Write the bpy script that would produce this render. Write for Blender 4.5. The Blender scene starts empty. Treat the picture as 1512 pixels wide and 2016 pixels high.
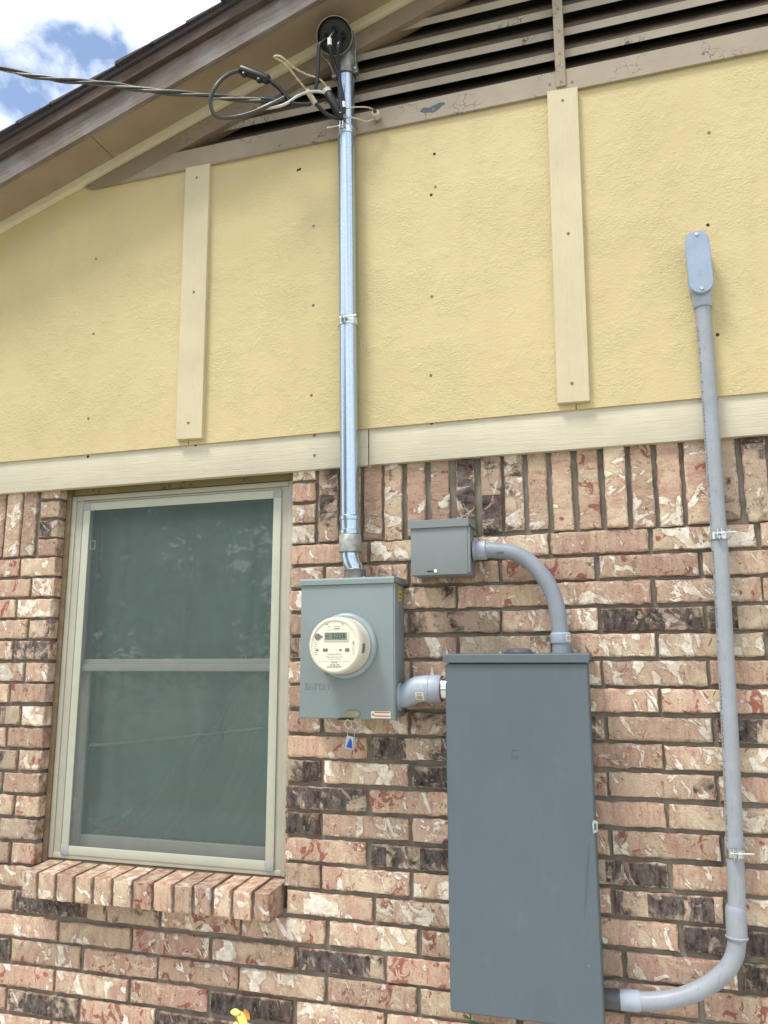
import bpy, bmesh, math, random
from mathutils import Vector, Matrix, noise as mnoise
R = random.Random(7)
SC = bpy.context.scene
COL = SC.collection
rad = math.radians

# ---------------------------------------------------------------- camera
cam_d = bpy.data.cameras.new('camera'); cam = bpy.data.objects.new('camera', cam_d); COL.objects.link(cam)
cam_d.sensor_fit = 'VERTICAL'; cam_d.sensor_height = 24.0; cam_d.lens = 18.937
cam_d.clip_start = 0.02; cam_d.clip_end = 500
right = Vector((0.95394, 0.30001, -0.00196)); up = Vector((0.05651, -0.17328, 0.98325)); back = Vector((0.29464, -0.93807, -0.18225))
m = Matrix.Identity(4)
for i in range(3):
    m[i][0] = right[i]; m[i][1] = up[i]; m[i][2] = back[i]
m[0][3], m[1][3], m[2][3] = 0.0, -2.616, 1.6
cam.matrix_world = m
SC.camera = cam

# ---------------------------------------------------------------- sky, sun, exposure
SUN_EL, SUN_AZ = rad(62), math.atan2(-0.62, -0.78)      # azimuth of the sun measured from +Y towards +X
w = bpy.data.worlds.new('World'); SC.world = w; w.use_nodes = True
nt = w.node_tree; nt.nodes.clear()
def N(nt, t, **kw):
    n = nt.nodes.new(t)
    for k, v in kw.items():
        if k.startswith('i_'):
            n.inputs[int(k[2:])].default_value = v
        else:
            setattr(n, k, v)
    return n
out = N(nt, 'ShaderNodeOutputWorld'); bg = N(nt, 'ShaderNodeBackground'); bg.inputs[1].default_value = 0.15
sky = N(nt, 'ShaderNodeTexSky', sky_type='NISHITA', sun_disc=False, sun_elevation=SUN_EL, sun_rotation=SUN_AZ, air_density=1.0, dust_density=0.3, ozone_density=1.2)
tc = N(nt, 'ShaderNodeTexCoord')
mp = N(nt, 'ShaderNodeMapping'); mp.inputs['Location'].default_value = (2.41, -2.82, -2.85); mp.inputs['Scale'].default_value = (1, 1, 1.7)
cn = N(nt, 'ShaderNodeTexNoise'); cn.inputs['Scale'].default_value = 3.4; cn.inputs['Detail'].default_value = 9; cn.inputs['Roughness'].default_value = 0.55; cn.inputs['Distortion'].default_value = 0.25
cr = N(nt, 'ShaderNodeValToRGB'); cr.color_ramp.elements[0].position = 0.402; cr.color_ramp.elements[1].position = 0.505; cr.color_ramp.elements[0].color = (.05, .05, .05, 1)
mixc = N(nt, 'ShaderNodeMix', data_type='RGBA'); mixc.inputs['B'].default_value = (8.6, 8.8, 9.1, 1)
nt.links.new(tc.outputs['Generated'], mp.inputs[0]); nt.links.new(mp.outputs[0], cn.inputs['Vector']); nt.links.new(cn.outputs[0], cr.inputs[0])
nt.links.new(cr.outputs[0], mixc.inputs['Factor']); nt.links.new(sky.outputs[0], mixc.inputs['A']); nt.links.new(mixc.outputs['Result'], bg.inputs[0]); nt.links.new(bg.outputs[0], out.inputs[0])

sd = bpy.data.lights.new('sun', 'SUN'); sd.energy = 2.5; sd.angle = rad(14); sd.color = (1.0, 0.965, 0.91)
sun = bpy.data.objects.new('sun', sd); COL.objects.link(sun)
sdir = Vector((math.sin(SUN_AZ)*math.cos(SUN_EL), math.cos(SUN_AZ)*math.cos(SUN_EL), math.sin(SUN_EL)))
sun.rotation_euler = sdir.to_track_quat('Z', 'Y').to_euler()
sun.location = sdir*20
vs = SC.view_settings; vs.view_transform = 'Standard'; vs.look = 'None'; vs.gamma = 1.0; vs.use_curve_mapping = False
vs.exposure = 0.50
SC.cycles.max_bounces = 5; SC.cycles.diffuse_bounces = 3; SC.cycles.glossy_bounces = 2; SC.cycles.caustics_reflective = False; SC.cycles.caustics_refractive = False; SC.cycles.transparent_max_bounces = 16

# ---------------------------------------------------------------- materials
MATS = {}
class G:
    """small node-graph builder for one material"""
    def __init__(s, name):
        s.m = bpy.data.materials.new(name); s.m.use_nodes = True; s.t = s.m.node_tree
        s.b = s.t.nodes['Principled BSDF']; s.o = s.t.nodes['Material Output']; MATS[name] = s.m
    def n(s, t, **kw): return N(s.t, t, **kw)
    def l(s, a, b): s.t.links.new(a, b); return b
    def coord(s, scale=(1, 1, 1), rnd=True, rot=(0, 0, 0), off=0.0):
        tc = s.n('ShaderNodeTexCoord'); mp = s.n('ShaderNodeMapping')
        mp.inputs['Scale'].default_value = scale
        m0 = s.n('ShaderNodeMapping'); m0.inputs['Rotation'].default_value = rot; s.l(m0.outputs[0], mp.inputs[0])
        if rnd:
            oi = s.n('ShaderNodeObjectInfo'); mu = s.n('ShaderNodeMath', operation='MULTIPLY'); mu.inputs[1].default_value = 37.0
            s.l(oi.outputs['Random'], mu.inputs[0])
            ad = s.n('ShaderNodeVectorMath', operation='ADD'); s.l(tc.outputs['Object'], ad.inputs[0]); s.l(mu.outputs[0], ad.inputs[1])
            a2 = s.n('ShaderNodeVectorMath', operation='ADD'); s.l(ad.outputs[0], a2.inputs[0]); a2.inputs[1].default_value = (off, off*1.7, off*.6)
            s.l(a2.outputs[0], m0.inputs[0])
        else:
            a2 = s.n('ShaderNodeVectorMath', operation='ADD'); s.l(tc.outputs['Object'], a2.inputs[0]); a2.inputs[1].default_value = (off, off*1.7, off*.6)
            s.l(a2.outputs[0], m0.inputs[0])
        return mp.outputs[0]
    def noise(s, vec, scale, detail=3, rough=0.55, dist=0.0):
        n = s.n('ShaderNodeTexNoise'); n.inputs['Scale'].default_value = scale; n.inputs['Detail'].default_value = detail
        n.inputs['Roughness'].default_value = rough; n.inputs['Distortion'].default_value = dist; s.l(vec, n.inputs['Vector']); return n.outputs[0]
    def ramp(s, f, p0, p1, c0=(0, 0, 0, 1), c1=(1, 1, 1, 1)):
        r = s.n('ShaderNodeValToRGB'); e = r.color_ramp.elements; e[0].position = p0; e[1].position = p1; e[0].color = c0; e[1].color = c1; s.l(f, r.inputs[0]); return r.outputs[0]
    def step(s, f, lo, hi):
        r = s.n('ShaderNodeMapRange'); s.l(f, r.inputs[0])
        for i, v in ((1, lo), (2, hi)):
            if isinstance(v, (int, float)): r.inputs[i].default_value = v
            else: s.l(v, r.inputs[i])
        return r.outputs[0]
    def math(s, op, a, b=0.0):
        r = s.n('ShaderNodeMath', operation=op)
        for i, v in ((0, a), (1, b)):
            if isinstance(v, (int, float)): r.inputs[i].default_value = v
            else: s.l(v, r.inputs[i])
        return r.outputs[0]
    def mix(s, f, a, b, mode='MIX'):
        r = s.n('ShaderNodeMix', data_type='RGBA', blend_type=mode)
        for k, v in (('Factor', f), ('A', a), ('B', b)):
            i = r.inputs[k] if k != 'Factor' else r.inputs[0]
            if k == 'A': i = r.inputs[6]
            if k == 'B': i = r.inputs[7]
            if isinstance(v, (int, float)): i.default_value = v
            elif isinstance(v, tuple): i.default_value = v if len(v) == 4 else (*v, 1)
            else: s.l(v, i)
        return r.outputs[2]
    def bump(s, h, strength=0.3, dist=0.01, prev=None):
        b = s.n('ShaderNodeBump'); b.inputs['Strength'].default_value = strength; b.inputs['Distance'].default_value = dist; s.l(h, b.inputs['Height'])
        if prev is not None: s.l(prev, b.inputs['Normal'])
        return b.outputs[0]
    def fin(s, col=None, rough=None, normal=None, metal=None, spec=None):
        def put(name, v):
            i = s.b.inputs[name]
            if isinstance(v, (int, float)): i.default_value = v
            elif isinstance(v, tuple): i.default_value = v if len(v) == 4 else (*v, 1)
            else: s.l(v, i)
        if col is not None: put('Base Color', col)
        if rough is not None: put('Roughness', rough)
        if metal is not None: put('Metallic', metal)
        if spec is not None: put('Specular IOR Level', spec)
        if normal is not None: s.l(normal, s.b.inputs['Normal'])
        return s.m

def simple(name, col, rough=0.5, metal=0.0, var=0.12, scale=30, bump=0.0, bscale=200, stretch=(1, 1, 1), spec=None):
    g = G(name); v = g.coord(stretch); n = g.noise(v, scale, 5, 0.6)
    lo = tuple(c*(1-var) for c in col); hi = tuple(min(1, c*(1+var)) for c in col)
    c = g.ramp(n, 0.3, 0.7, (*lo, 1), (*hi, 1))
    nrm = g.bump(g.noise(v, bscale, 3), bump, 0.002) if bump else None
    return g.fin(c, rough, nrm, metal, spec)

def brick_mat():
    """clay body under a tumbled lime slurry: tan and pink ground, drag bands, flashed dark patches, red chips, white smears"""
    g = G('brick'); oi = g.n('ShaderNodeObjectInfo'); sep = g.n('ShaderNodeSeparateColor'); g.l(oi.outputs['Color'], sep.inputs[0])
    dark, red, white = sep.outputs[0], sep.outputs[1], sep.outputs[2]
    r7 = g.math('FRACT', g.math('MULTIPLY', oi.outputs['Random'], 7.31)); r13 = g.math('FRACT', g.math('MULTIPLY', oi.outputs['Random'], 13.7)); r29 = g.math('FRACT', g.math('MULTIPLY', oi.outputs['Random'], 29.3))
    v = g.coord(); vs_ = g.coord((1.0, 1, 0.2), off=3.1); vw = g.coord((1.0, 1, 0.6), rot=(0, 0.5, 0), off=7.7); vr = g.coord((1, 1, 0.75), rot=(0, -.35, 0), off=12.4)
    # upright bands left by the texturing knives
    vo = g.n('ShaderNodeTexVoronoi', voronoi_dimensions='1D'); vo.inputs['Scale'].default_value = 15.0
    sx = g.n('ShaderNodeSeparateXYZ'); g.l(v, sx.inputs[0]); g.l(sx.outputs[0], vo.inputs['W'])
    bs = g.n('ShaderNodeSeparateColor'); g.l(vo.outputs['Color'], bs.inputs[0]); band, band2 = bs.outputs[0], bs.outputs[1]
    n1 = g.noise(v, 13, 5, 0.62, 0.4)
    base = g.mix(g.step(g.math('ADD', n1, g.math('MULTIPLY', g.math('SUBTRACT', band, .5), .22)), 0.40, 0.62), (0.480, 0.358, 0.265), (0.450, 0.292, 0.238))
    hue = g.ramp(oi.outputs['Random'], 0.0, 1.0, (1.08, 1.06, 1.0, 1), (0.97, 0.90, 0.88, 1)); base = g.mix(1.0, base, hue, 'MULTIPLY')
    base = g.mix(g.math('MULTIPLY', band2, g.math('MULTIPLY', r29, .45)), base, (0.33, 0.20, 0.145))
    st = g.noise(vs_, 85, 4, 0.65)
    base = g.mix(g.math('MULTIPLY', g.step(st, 0.45, 0.68), 0.40), base, (0.60, 0.47, 0.335))
    base = g.mix(g.math('MULTIPLY', g.step(st, 0.46, 0.34), 0.45), base, (0.33, 0.17, 0.115))
    base = g.mix(g.math('MULTIPLY', g.step(dark, 0.3, 0.9), 0.65), base, (0.43, 0.355, 0.265))
    # soft cream wash
    w0 = g.noise(g.coord((1, 1, 0.65), off=21.0), 11, 6, 0.68, 0.8)
    thr = g.math('SUBTRACT', 0.62, g.math('MULTIPLY', white, 0.20))
    base = g.mix(g.math('MULTIPLY', g.step(w0, thr, g.math('ADD', thr, 0.16)), 0.88), base, (0.60, 0.50, 0.355))
    # dark flashed patches
    d0 = g.noise(g.coord((0.9, 1, 0.8), off=5.5), 12, 7, 0.70, 0.7)
    dt = g.math('SUBTRACT', 0.84, g.math('ADD', g.math('MULTIPLY', dark, 0.49), g.math('MULTIPLY', g.math('MULTIPLY', g.math('SUBTRACT', band, .5), dark), .26)))
    dm = g.step(d0, dt, g.math('ADD', dt, 0.10))
    d1 = g.noise(g.coord((1, 1, .5), off=9.0), 48, 6, 0.72)
    dcol = g.ramp(d1, 0.36, 0.70, (0.024, 0.019, 0.019, 1), (0.19, 0.155, 0.135, 1))
    base = g.mix(dm, base, dcol)
    # red body showing through chipped slurry
    r0 = g.noise(vr, 24, 5, 0.62, 0.9)
    rt = g.math('SUBTRACT', 0.70, g.math('MULTIPLY', red, 0.17))
    rm = g.step(r0, rt, g.math('ADD', rt, 0.03))
    rm = g.math('MULTIPLY', rm, g.math('SUBTRACT', 1.0, g.math('MULTIPLY', dm, 0.85)))
    base = g.mix(g.math('MULTIPLY', rm, 0.88), base, (0.255, 0.085, 0.064))
    # white lime smears, each with a bruised rim
    w1 = g.noise(vw, 17, 6, 0.60, 0.75)
    wt = g.math('SUBTRACT', 0.665, g.math('MULTIPLY', white, 0.165))
    rim = g.math('MULTIPLY', g.step(w1, g.math('SUBTRACT', wt, .035), wt), .38)
    base = g.mix(rim, base, (0.24, 0.115, 0.082))
    wm = g.math('MULTIPLY', g.step(w1, wt, g.math('ADD', wt, 0.022)), g.math('SUBTRACT', 1.0, g.math('MULTIPLY', dm, .55)))
    wcol = g.ramp(g.noise(v, 40, 4, .6), .35, .65, (0.58, 0.49, 0.37, 1), (0.86, 0.81, 0.71, 1))
    base = g.mix(g.math('MULTIPLY', wm, 0.9), base, wcol)
    # scattered small flecks of lime and clay
    f0 = g.noise(g.coord((1, 1, .7), rot=(0, 1.1, 0), off=31.0), 50, 6, .66, .6)
    base = g.mix(g.math('MULTIPLY', g.math('MULTIPLY', g.step(f0, g.math('ADD', .57, g.math('MULTIPLY', r7, .11)), g.math('ADD', .62, g.math('MULTIPLY', r7, .11))), .7), g.math('SUBTRACT', 1.0, g.math('MULTIPLY', dm, .6))), base, wcol)
    base = g.mix(g.math('MULTIPLY', g.step(f0, g.math('SUBTRACT', .42, g.math('MULTIPLY', r13, .10)), g.math('SUBTRACT', .38, g.math('MULTIPLY', r13, .10))), .6), base, (0.235, 0.10, 0.075))
    # edges: dirt and bare clay
    at = g.n('ShaderNodeAttribute', attribute_name='edge'); e = at.outputs['Fac']
    en = g.noise(v, 70, 4, 0.65)
    em = g.step(g.math('ADD', e, g.math('MULTIPLY', g.math('SUBTRACT', en, 0.5), 2.0)), 0.40, 0.12)
    ecol = g.ramp(g.noise(v, 32, 2), 0.42, 0.6, (0.25, 0.11, 0.078, 1), (0.52, 0.42, 0.30, 1))
    base = g.mix(g.math('MULTIPLY', em, 0.6), base, ecol)
    # pits
    p = g.step(g.noise(v, 120, 4, 0.65), 0.645, 0.69)
    base = g.mix(g.math('MULTIPLY', p, 0.75), base, (0.07, 0.042, 0.032))
    # gritty fired surface and brick-to-brick difference
    gr = g.noise(v, 210, 4, .75)
    gv_ = g.math('MULTIPLY', g.math('ADD', .62, g.math('MULTIPLY', gr, .76)), g.math('ADD', .78, g.math('MULTIPLY', r13, .42)))
    cb = g.n('ShaderNodeCombineColor'); [g.l(gv_, cb.inputs[i]) for i in range(3)]
    base = g.mix(1.0, base, cb.outputs[0], 'MULTIPLY')
    h = g.math('ADD', g.math('MULTIPLY', wm, 0.4), g.math('ADD', g.math('MULTIPLY', gr, 0.55), g.math('MULTIPLY', d1, 0.6)))
    return g.fin(base, 0.88, g.bump(h, 0.85, 0.005), spec=0.25)

def mortar_mat():
    g = G('mortar'); v = g.coord(rnd=False)
    c = g.ramp(g.noise(v, 9, 5, 0.65), 0.3, 0.72, (0.135, 0.120, 0.096, 1), (0.285, 0.258, 0.213, 1))
    sp = g.noise(v, 330, 3, 0.7)
    c = g.mix(g.math('MULTIPLY', g.step(sp, 0.62, 0.72), 0.6), c, (0.48, 0.43, 0.34))
    c = g.mix(g.math('MULTIPLY', g.step(sp, 0.36, 0.28), 0.6), c, (0.055, 0.046, 0.035))
    c = g.mix(g.math('MULTIPLY', g.step(g.noise(v, 3.1, 4, 0.6), 0.55, 0.68), 0.35), c, (0.07, 0.065, 0.045))
    return g.fin(c, 0.95, g.bump(g.noise(v, 170, 5, 0.75), 0.8, 0.004), spec=0.15)

def siding_mat():
    g = G('stucco_yellow'); v = g.coord(rnd=False)
    big = g.noise(v, 2.2, 4, 0.6)
    c = g.ramp(big, 0.3, 0.72, (0.548, 0.450, 0.240, 1), (0.595, 0.495, 0.270, 1))
    c = g.mix(g.math('MULTIPLY', g.step(g.noise(g.coord((1, 1, .15), rnd=False), 14, 5, .65), 0.5, 0.75), 0.14), c, (0.43, 0.34, 0.17))
    m1 = g.step(g.noise(v, 6, 4, 0.62), 0.44, 0.60)
    vv = g.coord((1, 1, 1.5), rnd=False, rot=(0, 0.25, 0))
    r1 = g.noise(vv, 100, 4, 0.55, 0.8)
    r2 = g.noise(v, 42, 2, 0.5, .4)
    h = g.math('MULTIPLY', g.math('ADD', r1, g.math('MULTIPLY', r2, .35)), g.math('ADD', g.math('MULTIPLY', m1, 0.6), 0.4))
    return g.fin(c, 0.7, g.bump(h, 0.7, 0.0055), spec=0.3)

def board_mat(name, col, horiz=True, grain=0.5):
    g = G(name); v = g.coord((0.05, 1, 1) if horiz else (1, 1, 0.05), rnd=False); v0 = g.coord(rnd=False)
    n = g.noise(v, 170, 5, 0.65, 0.4)
    c = g.ramp(g.noise(v0, 5, 4, 0.6), 0.3, 0.7, tuple(x*.92 for x in col)+(1,), tuple(x*1.05 for x in col)+(1,))
    c = g.mix(g.math('MULTIPLY', g.step(n, 0.56, 0.74), 0.28), c, tuple(x*.55 for x in col))
    c = g.mix(g.math('MULTIPLY', g.step(g.noise(v0, 120, 4, .7), 0.66, 0.74), 0.35), c, tuple(x*.5 for x in col))
    return g.fin(c, 0.65, g.bump(n, grain, 0.003), spec=0.3)

def oldpaint_mat(name, col, under, amt=0.66, rough=0.6, horiz=True, cracks=1.0):
    """old paint, hairline cracks and flakes"""
    g = G(name); v = g.coord(rnd=False)
    c = g.ramp(g.noise(v, 7, 5, 0.6), 0.3, 0.7, tuple(x*.88 for x in col)+(1,), tuple(x*1.07 for x in col)+(1,))
    vo = g.n('ShaderNodeTexVoronoi', feature='DISTANCE_TO_EDGE'); vo.inputs['Scale'].default_value = 24
    ad = g.n('ShaderNodeVectorMath', operation='ADD'); g.l(v, ad.inputs[0])
    nn = g.n('ShaderNodeTexNoise'); nn.inputs['Scale'].default_value = 30; g.l(v, nn.inputs['Vector'])
    sc = g.n('ShaderNodeVectorMath', operation='SCALE'); g.l(nn.outputs['Color'], sc.inputs[0]); sc.inputs['Scale'].default_value = 0.05; g.l(sc.outputs[0], ad.inputs[1]); g.l(ad.outputs[0], vo.inputs['Vector'])
    crk = g.step(vo.outputs['Distance'], 0.035, 0.012)
    area = g.step(g.noise(v, 5.5, 3, 0.5), 0.55, 0.62)
    crk = g.math('MULTIPLY', crk, g.math('MULTIPLY', area, cracks))
    fl = g.step(g.noise(v, 26, 5, 0.7, 0.4), amt, amt+0.012)
    fl = g.math('MULTIPLY', fl, g.step(g.noise(v, 3.3, 2), 0.45, 0.55))
    k = g.math('MAXIMUM', crk, fl)
    c = g.mix(g.math('MULTIPLY', k, 0.92), c, under)
    h = g.math('ADD', g.math('MULTIPLY', k, -1.0), g.math('MULTIPLY', g.noise(g.coord((0.06, 1, 1) if horiz else (1, 1, .06), rnd=False), 120, 4), 0.3))
    return g.fin(c, rough, g.bump(h, 0.5, 0.003), spec=0.35)

def weathered_mat(name, c0, c1, c2):
    g = G(name); v = g.coord((1, 1, 1), rnd=False); vg = g.coord((0.05, 1, 1), rnd=False, rot=(0, 0.33, 0))
    n = g.noise(vg, 90, 6, 0.7, 0.3); b = g.noise(v, 6, 5, 0.65)
    c = g.mix(g.step(b, 0.35, 0.65), c0, c1)
    c = g.mix(g.math('MULTIPLY', g.step(n, 0.45, 0.7), 0.8), c, c2)
    c = g.mix(g.math('MULTIPLY', g.step(g.noise(v, 45, 5, .7), .63, .72), .5), c, tuple(x*.3 for x in c0))
    return g.fin(c, 0.75, g.bump(n, 0.6, 0.004), spec=0.3)

def galv_mat():
    g = G('galvanized'); v = g.coord(rnd=False)
    vo = g.n('ShaderNodeTexVoronoi'); vo.inputs['Scale'].default_value = 170; g.l(v, vo.inputs['Vector'])
    c = g.mix(g.math('MULTIPLY', vo.outputs['Color'], 0.3), (0.46, 0.55, 0.64), (0.33, 0.41, 0.49))
    c = g.mix(g.math('MULTIPLY', g.step(g.noise(v, 55, 5, .7), .66, .72), .7), c, (0.16, 0.16, 0.15))
    r = g.step(vo.outputs['Color'], -0.4, 2.2)
    return g.fin(c, g.math('ADD', g.math('MULTIPLY', r, 0.12), 0.20), None, 0.92)

def paint_mat(name, col, rough=0.42):
    g = G(name); v = g.coord(rnd=False)
    c = g.ramp(g.noise(v, 3.5, 4, .6), 0.3, 0.7, tuple(x*.95 for x in col)+(1,), tuple(x*1.05 for x in col)+(1,))
    dust = g.noise(g.coord((1, 1, .25), rnd=False), 30, 5, .7)
    c = g.mix(g.math('MULTIPLY', g.step(dust, .55, .8), .07), c, (0.40, 0.38, 0.33))
    return g.fin(c, rough, g.bump(g.noise(v, 700, 2), 0.10, .0006), spec=0.4)

def pvc_mat(name, col):
    g = G(name); v = g.coord(rnd=False)
    c = g.ramp(g.noise(v, 14, 5, .65), 0.3, 0.7, tuple(x*.9 for x in col)+(1,), tuple(x*1.07 for x in col)+(1,))
    c = g.mix(g.math('MULTIPLY', g.step(g.noise(g.coord((1, 1, .25), rnd=False), 90, 5, .7), .56, .74), .45), c, tuple(x*.45 for x in col))
    c = g.mix(g.math('MULTIPLY', g.step(g.noise(v, 160, 4, .7), .69, .73), .6), c, (0.07, 0.07, 0.065))
    return g.fin(c, 0.42, g.bump(g.noise(v, 120, 4), .08, .001), spec=0.4)

def screen_mat():
    g = G('insect_screen'); g.t.nodes.remove(g.b)
    tr = g.n('ShaderNodeBsdfTransparent'); di = g.n('ShaderNodeBsdfDiffuse')
    v = g.coord(rnd=False)
    di.inputs[0].default_value = (0.150, 0.190, 0.182, 1)
    wv = g.noise(g.coord((1, 1, 8), rnd=False), 300, 2); wh = g.noise(g.coord((8, 1, 1), rnd=False), 300, 2)
    f = g.step(g.math('ADD', wv, wh), 0.7, 1.3); f = g.math('ADD', g.math('MULTIPLY', f, 0.22), 0.30)
    mx = g.n('ShaderNodeMixShader'); g.l(f, mx.inputs[0]); g.l(tr.outputs[0], mx.inputs[1]); g.l(di.outputs[0], mx.inputs[2]); g.l(mx.outputs[0], g.o.inputs[0])
    return g.m

def glass_mat():
    g = G('window_glass'); g.t.nodes.remove(g.b)
    tr = g.n('ShaderNodeBsdfTransparent'); tr.inputs[0].default_value = (0.86, 0.93, 0.90, 1); gl = g.n('ShaderNodeBsdfGlossy'); gl.inputs['Roughness'].default_value = 0.015
    v = g.coord(rnd=False); nb = g.bump(g.noise(v, 3.0, 2), 0.03, 0.02)
    g.l(nb, gl.inputs['Normal'])
    fr = g.n('ShaderNodeFresnel'); fr.inputs[0].default_value = 1.55
    f2 = g.math('MINIMUM', g.math('MULTIPLY', fr.outputs[0], 2.6), 1.0)
    mx = g.n('ShaderNodeMixShader'); g.l(f2, mx.inputs[0]); g.l(tr.outputs[0], mx.inputs[1]); g.l(gl.outputs[0], mx.inputs[2]); g.l(mx.outputs[0], g.o.inputs[0])
    return g.m

def leaf_mat(name, c0, c1):
    g = G(name); oi = g.n('ShaderNodeObjectInfo'); v = g.coord()
    c = g.ramp(g.noise(v, 3, 3), 0.3, 0.7, (*c0, 1), (*c1, 1))
    return g.fin(c, 0.55)

def shingle_mat():
    g = G('shingle'); v = g.coord()
    c = g.ramp(g.noise(v, 260, 3, .7), .35, .68, (0.02, 0.017, 0.02, 1), (0.11, 0.09, 0.10, 1))
    return g.fin(c, 0.9, g.bump(g.noise(v, 300, 3), .6, .002))

def grass_mat():
    g = G('lawn'); v = g.coord(rnd=False)
    c = g.ramp(g.noise(v, 40, 6, .7), .3, .7, (0.12, 0.14, 0.05, 1), (0.30, 0.28, 0.14, 1))
    c = g.mix(g.step(g.noise(v, 1.3, 4), .5, .7), c, (0.36, 0.30, 0.20))
    return g.fin(c, 0.9, g.bump(g.noise(v, 60, 5), .8, .03))

BRICK = brick_mat(); MORTAR = mortar_mat(); SIDING = siding_mat()
FRIEZE = board_mat('frieze_paint', (0.57, 0.53, 0.405)); BATTEN = board_mat('batten_paint', (0.58, 0.505, 0.335), False); CREAM = board_mat('cream_paint', (0.68, 0.62, 0.45))
VTRIM = oldpaint_mat('vent_paint', (0.345, 0.285, 0.215), (0.07, 0.075, 0.08), .69)
SLATM = oldpaint_mat('slat_paint', (0.345, 0.295, 0.225), (0.06, 0.052, 0.045), .645)
SLATD = weathered_mat('slat_dark_brown', (0.085, 0.065, 0.048), (0.12, 0.092, 0.068), (0.05, 0.038, 0.03))
VBROWN = oldpaint_mat('vent_brown', (0.27, 0.21, 0.15), (0.06, 0.06, 0.06), .66, cracks=0.35)
SOFFIT = oldpaint_mat('soffit_paint', (0.33, 0.255, 0.18), (0.16, 0.115, 0.075), .74, cracks=0.0)
FASCIA = weathered_mat('fascia_wood', (0.17, 0.135, 0.115), (0.26, 0.235, 0.22), (0.12, 0.08, 0.058))
MOULD = weathered_mat('mould_wood', (0.078, 0.054, 0.048), (0.12, 0.086, 0.07), (0.048, 0.033, 0.029))
SHINGLE = shingle_mat()
GALV = galv_mat(); ZINC = simple('zinc_plate', (0.62, 0.68, 0.66), 0.3, 0.95, .15, 60)
ALU = simple('cast_aluminium', (0.25, 0.24, 0.22), 0.42, 0.7, .2, 50, .2, 300)
CASTIRON = simple('cast_coupling', (0.33, 0.35, 0.31), 0.55, 0.6, .3, 45, .25, 250)
PAINT_M = paint_mat('meter_box_paint', (0.215, 0.258, 0.262)); PAINT_P = paint_mat('panel_paint', (0.100, 0.128, 0.146), .4); PAINT_J = paint_mat('junction_paint', (0.195, 0.22, 0.225), .45)
PVC = pvc_mat('pvc_light', (0.30, 0.328, 0.36)); PVC_D = pvc_mat('pvc_mid', (0.235, 0.265, 0.30)); PVC_F = pvc_mat('pvc_fitting', (0.36, 0.40, 0.47)); PVC_BK = simple('pvc_dark', (0.085, 0.09, 0.10), .4)
METERP = simple('meter_plastic', (0.70, 0.66, 0.53), 0.16, 0, .06, 12); METERF = simple('meter_face', (0.72, 0.69, 0.57), 0.3, 0, .05, 25)
PRINT = simple('print_dark', (0.16, 0.15, 0.13), .6); LCD = simple('lcd', (0.19, 0.225, 0.165), .18, 0, .1); LCDD = simple('lcd_digit', (0.03, 0.045, 0.045), .4)
BLACKP = simple('black_plastic', (0.013, 0.012, 0.013), .4); BLACKW = simple('black_cable', (0.009, 0.010, 0.017), .28); GREYHOLE = simple('grey_plastic', (0.17, 0.16, 0.14), .5)
BARE = simple('bare_conductor', (0.24, 0.23, 0.20), .45, .6, .2, 80); CABLE = simple('weathered_cable', (0.055, 0.055, 0.053), .42, 0, .3, 60)
WHITET = simple('white_tape', (0.78, 0.78, 0.74), .5); TANW = simple('tan_wire', (0.50, 0.43, 0.31), .55, 0, .2, 80); GREYW = simple('grey_wire', (0.50, 0.50, 0.47), .4, 0, .15, 60)
WFRAME = simple('window_vinyl', (0.42, 0.405, 0.325), .45, 0, .06, 15, .05); WFRAME2 = simple('screen_frame_paint', (0.45, 0.46, 0.37), .4, 0, .05, 15); CORNER = simple('corner_key', (0.33, 0.33, 0.32), .5)
SASH = simple('sash_vinyl', (0.36, 0.35, 0.30), .5, 0, .08, 12); CAULK = simple('caulk_brown', (0.22, 0.155, 0.09), .7, 0, .25, 25, .2); HEADER = oldpaint_mat('header_paint', (0.30, 0.25, 0.115), (0.1, 0.07, .03), .74)
CURTAIN = simple('curtain_cloth', (0.48, 0.64, 0.60), .9, 0, .1, 9); DARKROOM = simple('dark_interior', (0.03, 0.03, 0.03), .9)
def sheer_mat():
    g = G('sheer_cloth'); g.t.nodes.remove(g.b); tr = g.n('ShaderNodeBsdfTransparent'); di = g.n('ShaderNodeBsdfDiffuse'); di.inputs[0].default_value = (.72, .80, .77, 1)
    lw = g.n('ShaderNodeLayerWeight'); lw.inputs[0].default_value = .35; f = g.math('ADD', g.math('MULTIPLY', lw.outputs['Facing'], .8), .28)
    mx = g.n('ShaderNodeMixShader'); g.l(f, mx.inputs[0]); g.l(tr.outputs[0], mx.inputs[1]); g.l(di.outputs[0], mx.inputs[2]); g.l(mx.outputs[0], g.o.inputs[0]); return g.m
SHEER = sheer_mat(); REFLINE = simple('reflection_pale', (.80, .86, .85), .9, 0, .15, 30)
SCREEN = screen_mat(); GLASS = glass_mat()
STK_W = simple('sticker_white', (0.74, 0.70, 0.58), .5, 0, .04); STK_R = simple('sticker_red', (0.55, 0.10, 0.07), .5, 0, .1); STK_Y = simple('sticker_yellow', (0.66, 0.44, 0.04), .45, 0, .08)
BLUE = simple('tag_blue', (0.02, 0.07, 0.30), .3); CLEAR = simple('tag_clear', (0.34, 0.40, 0.45), .2); BRASS = simple('latch_olive', (0.30, 0.29, 0.18), .4, .4)
NAILM = simple('nail_head', (0.20, 0.20, 0.17), .5, .6, .4, 400); NAILH = simple('nail_hole', (0.03, 0.028, 0.022), .9)
PETAL = simple('petal_yellow', (0.72, 0.70, 0.20), .5, 0, .12, 40); PETALO = simple('petal_orange', (0.70, 0.33, 0.08), .5, 0, .1, 40)
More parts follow.
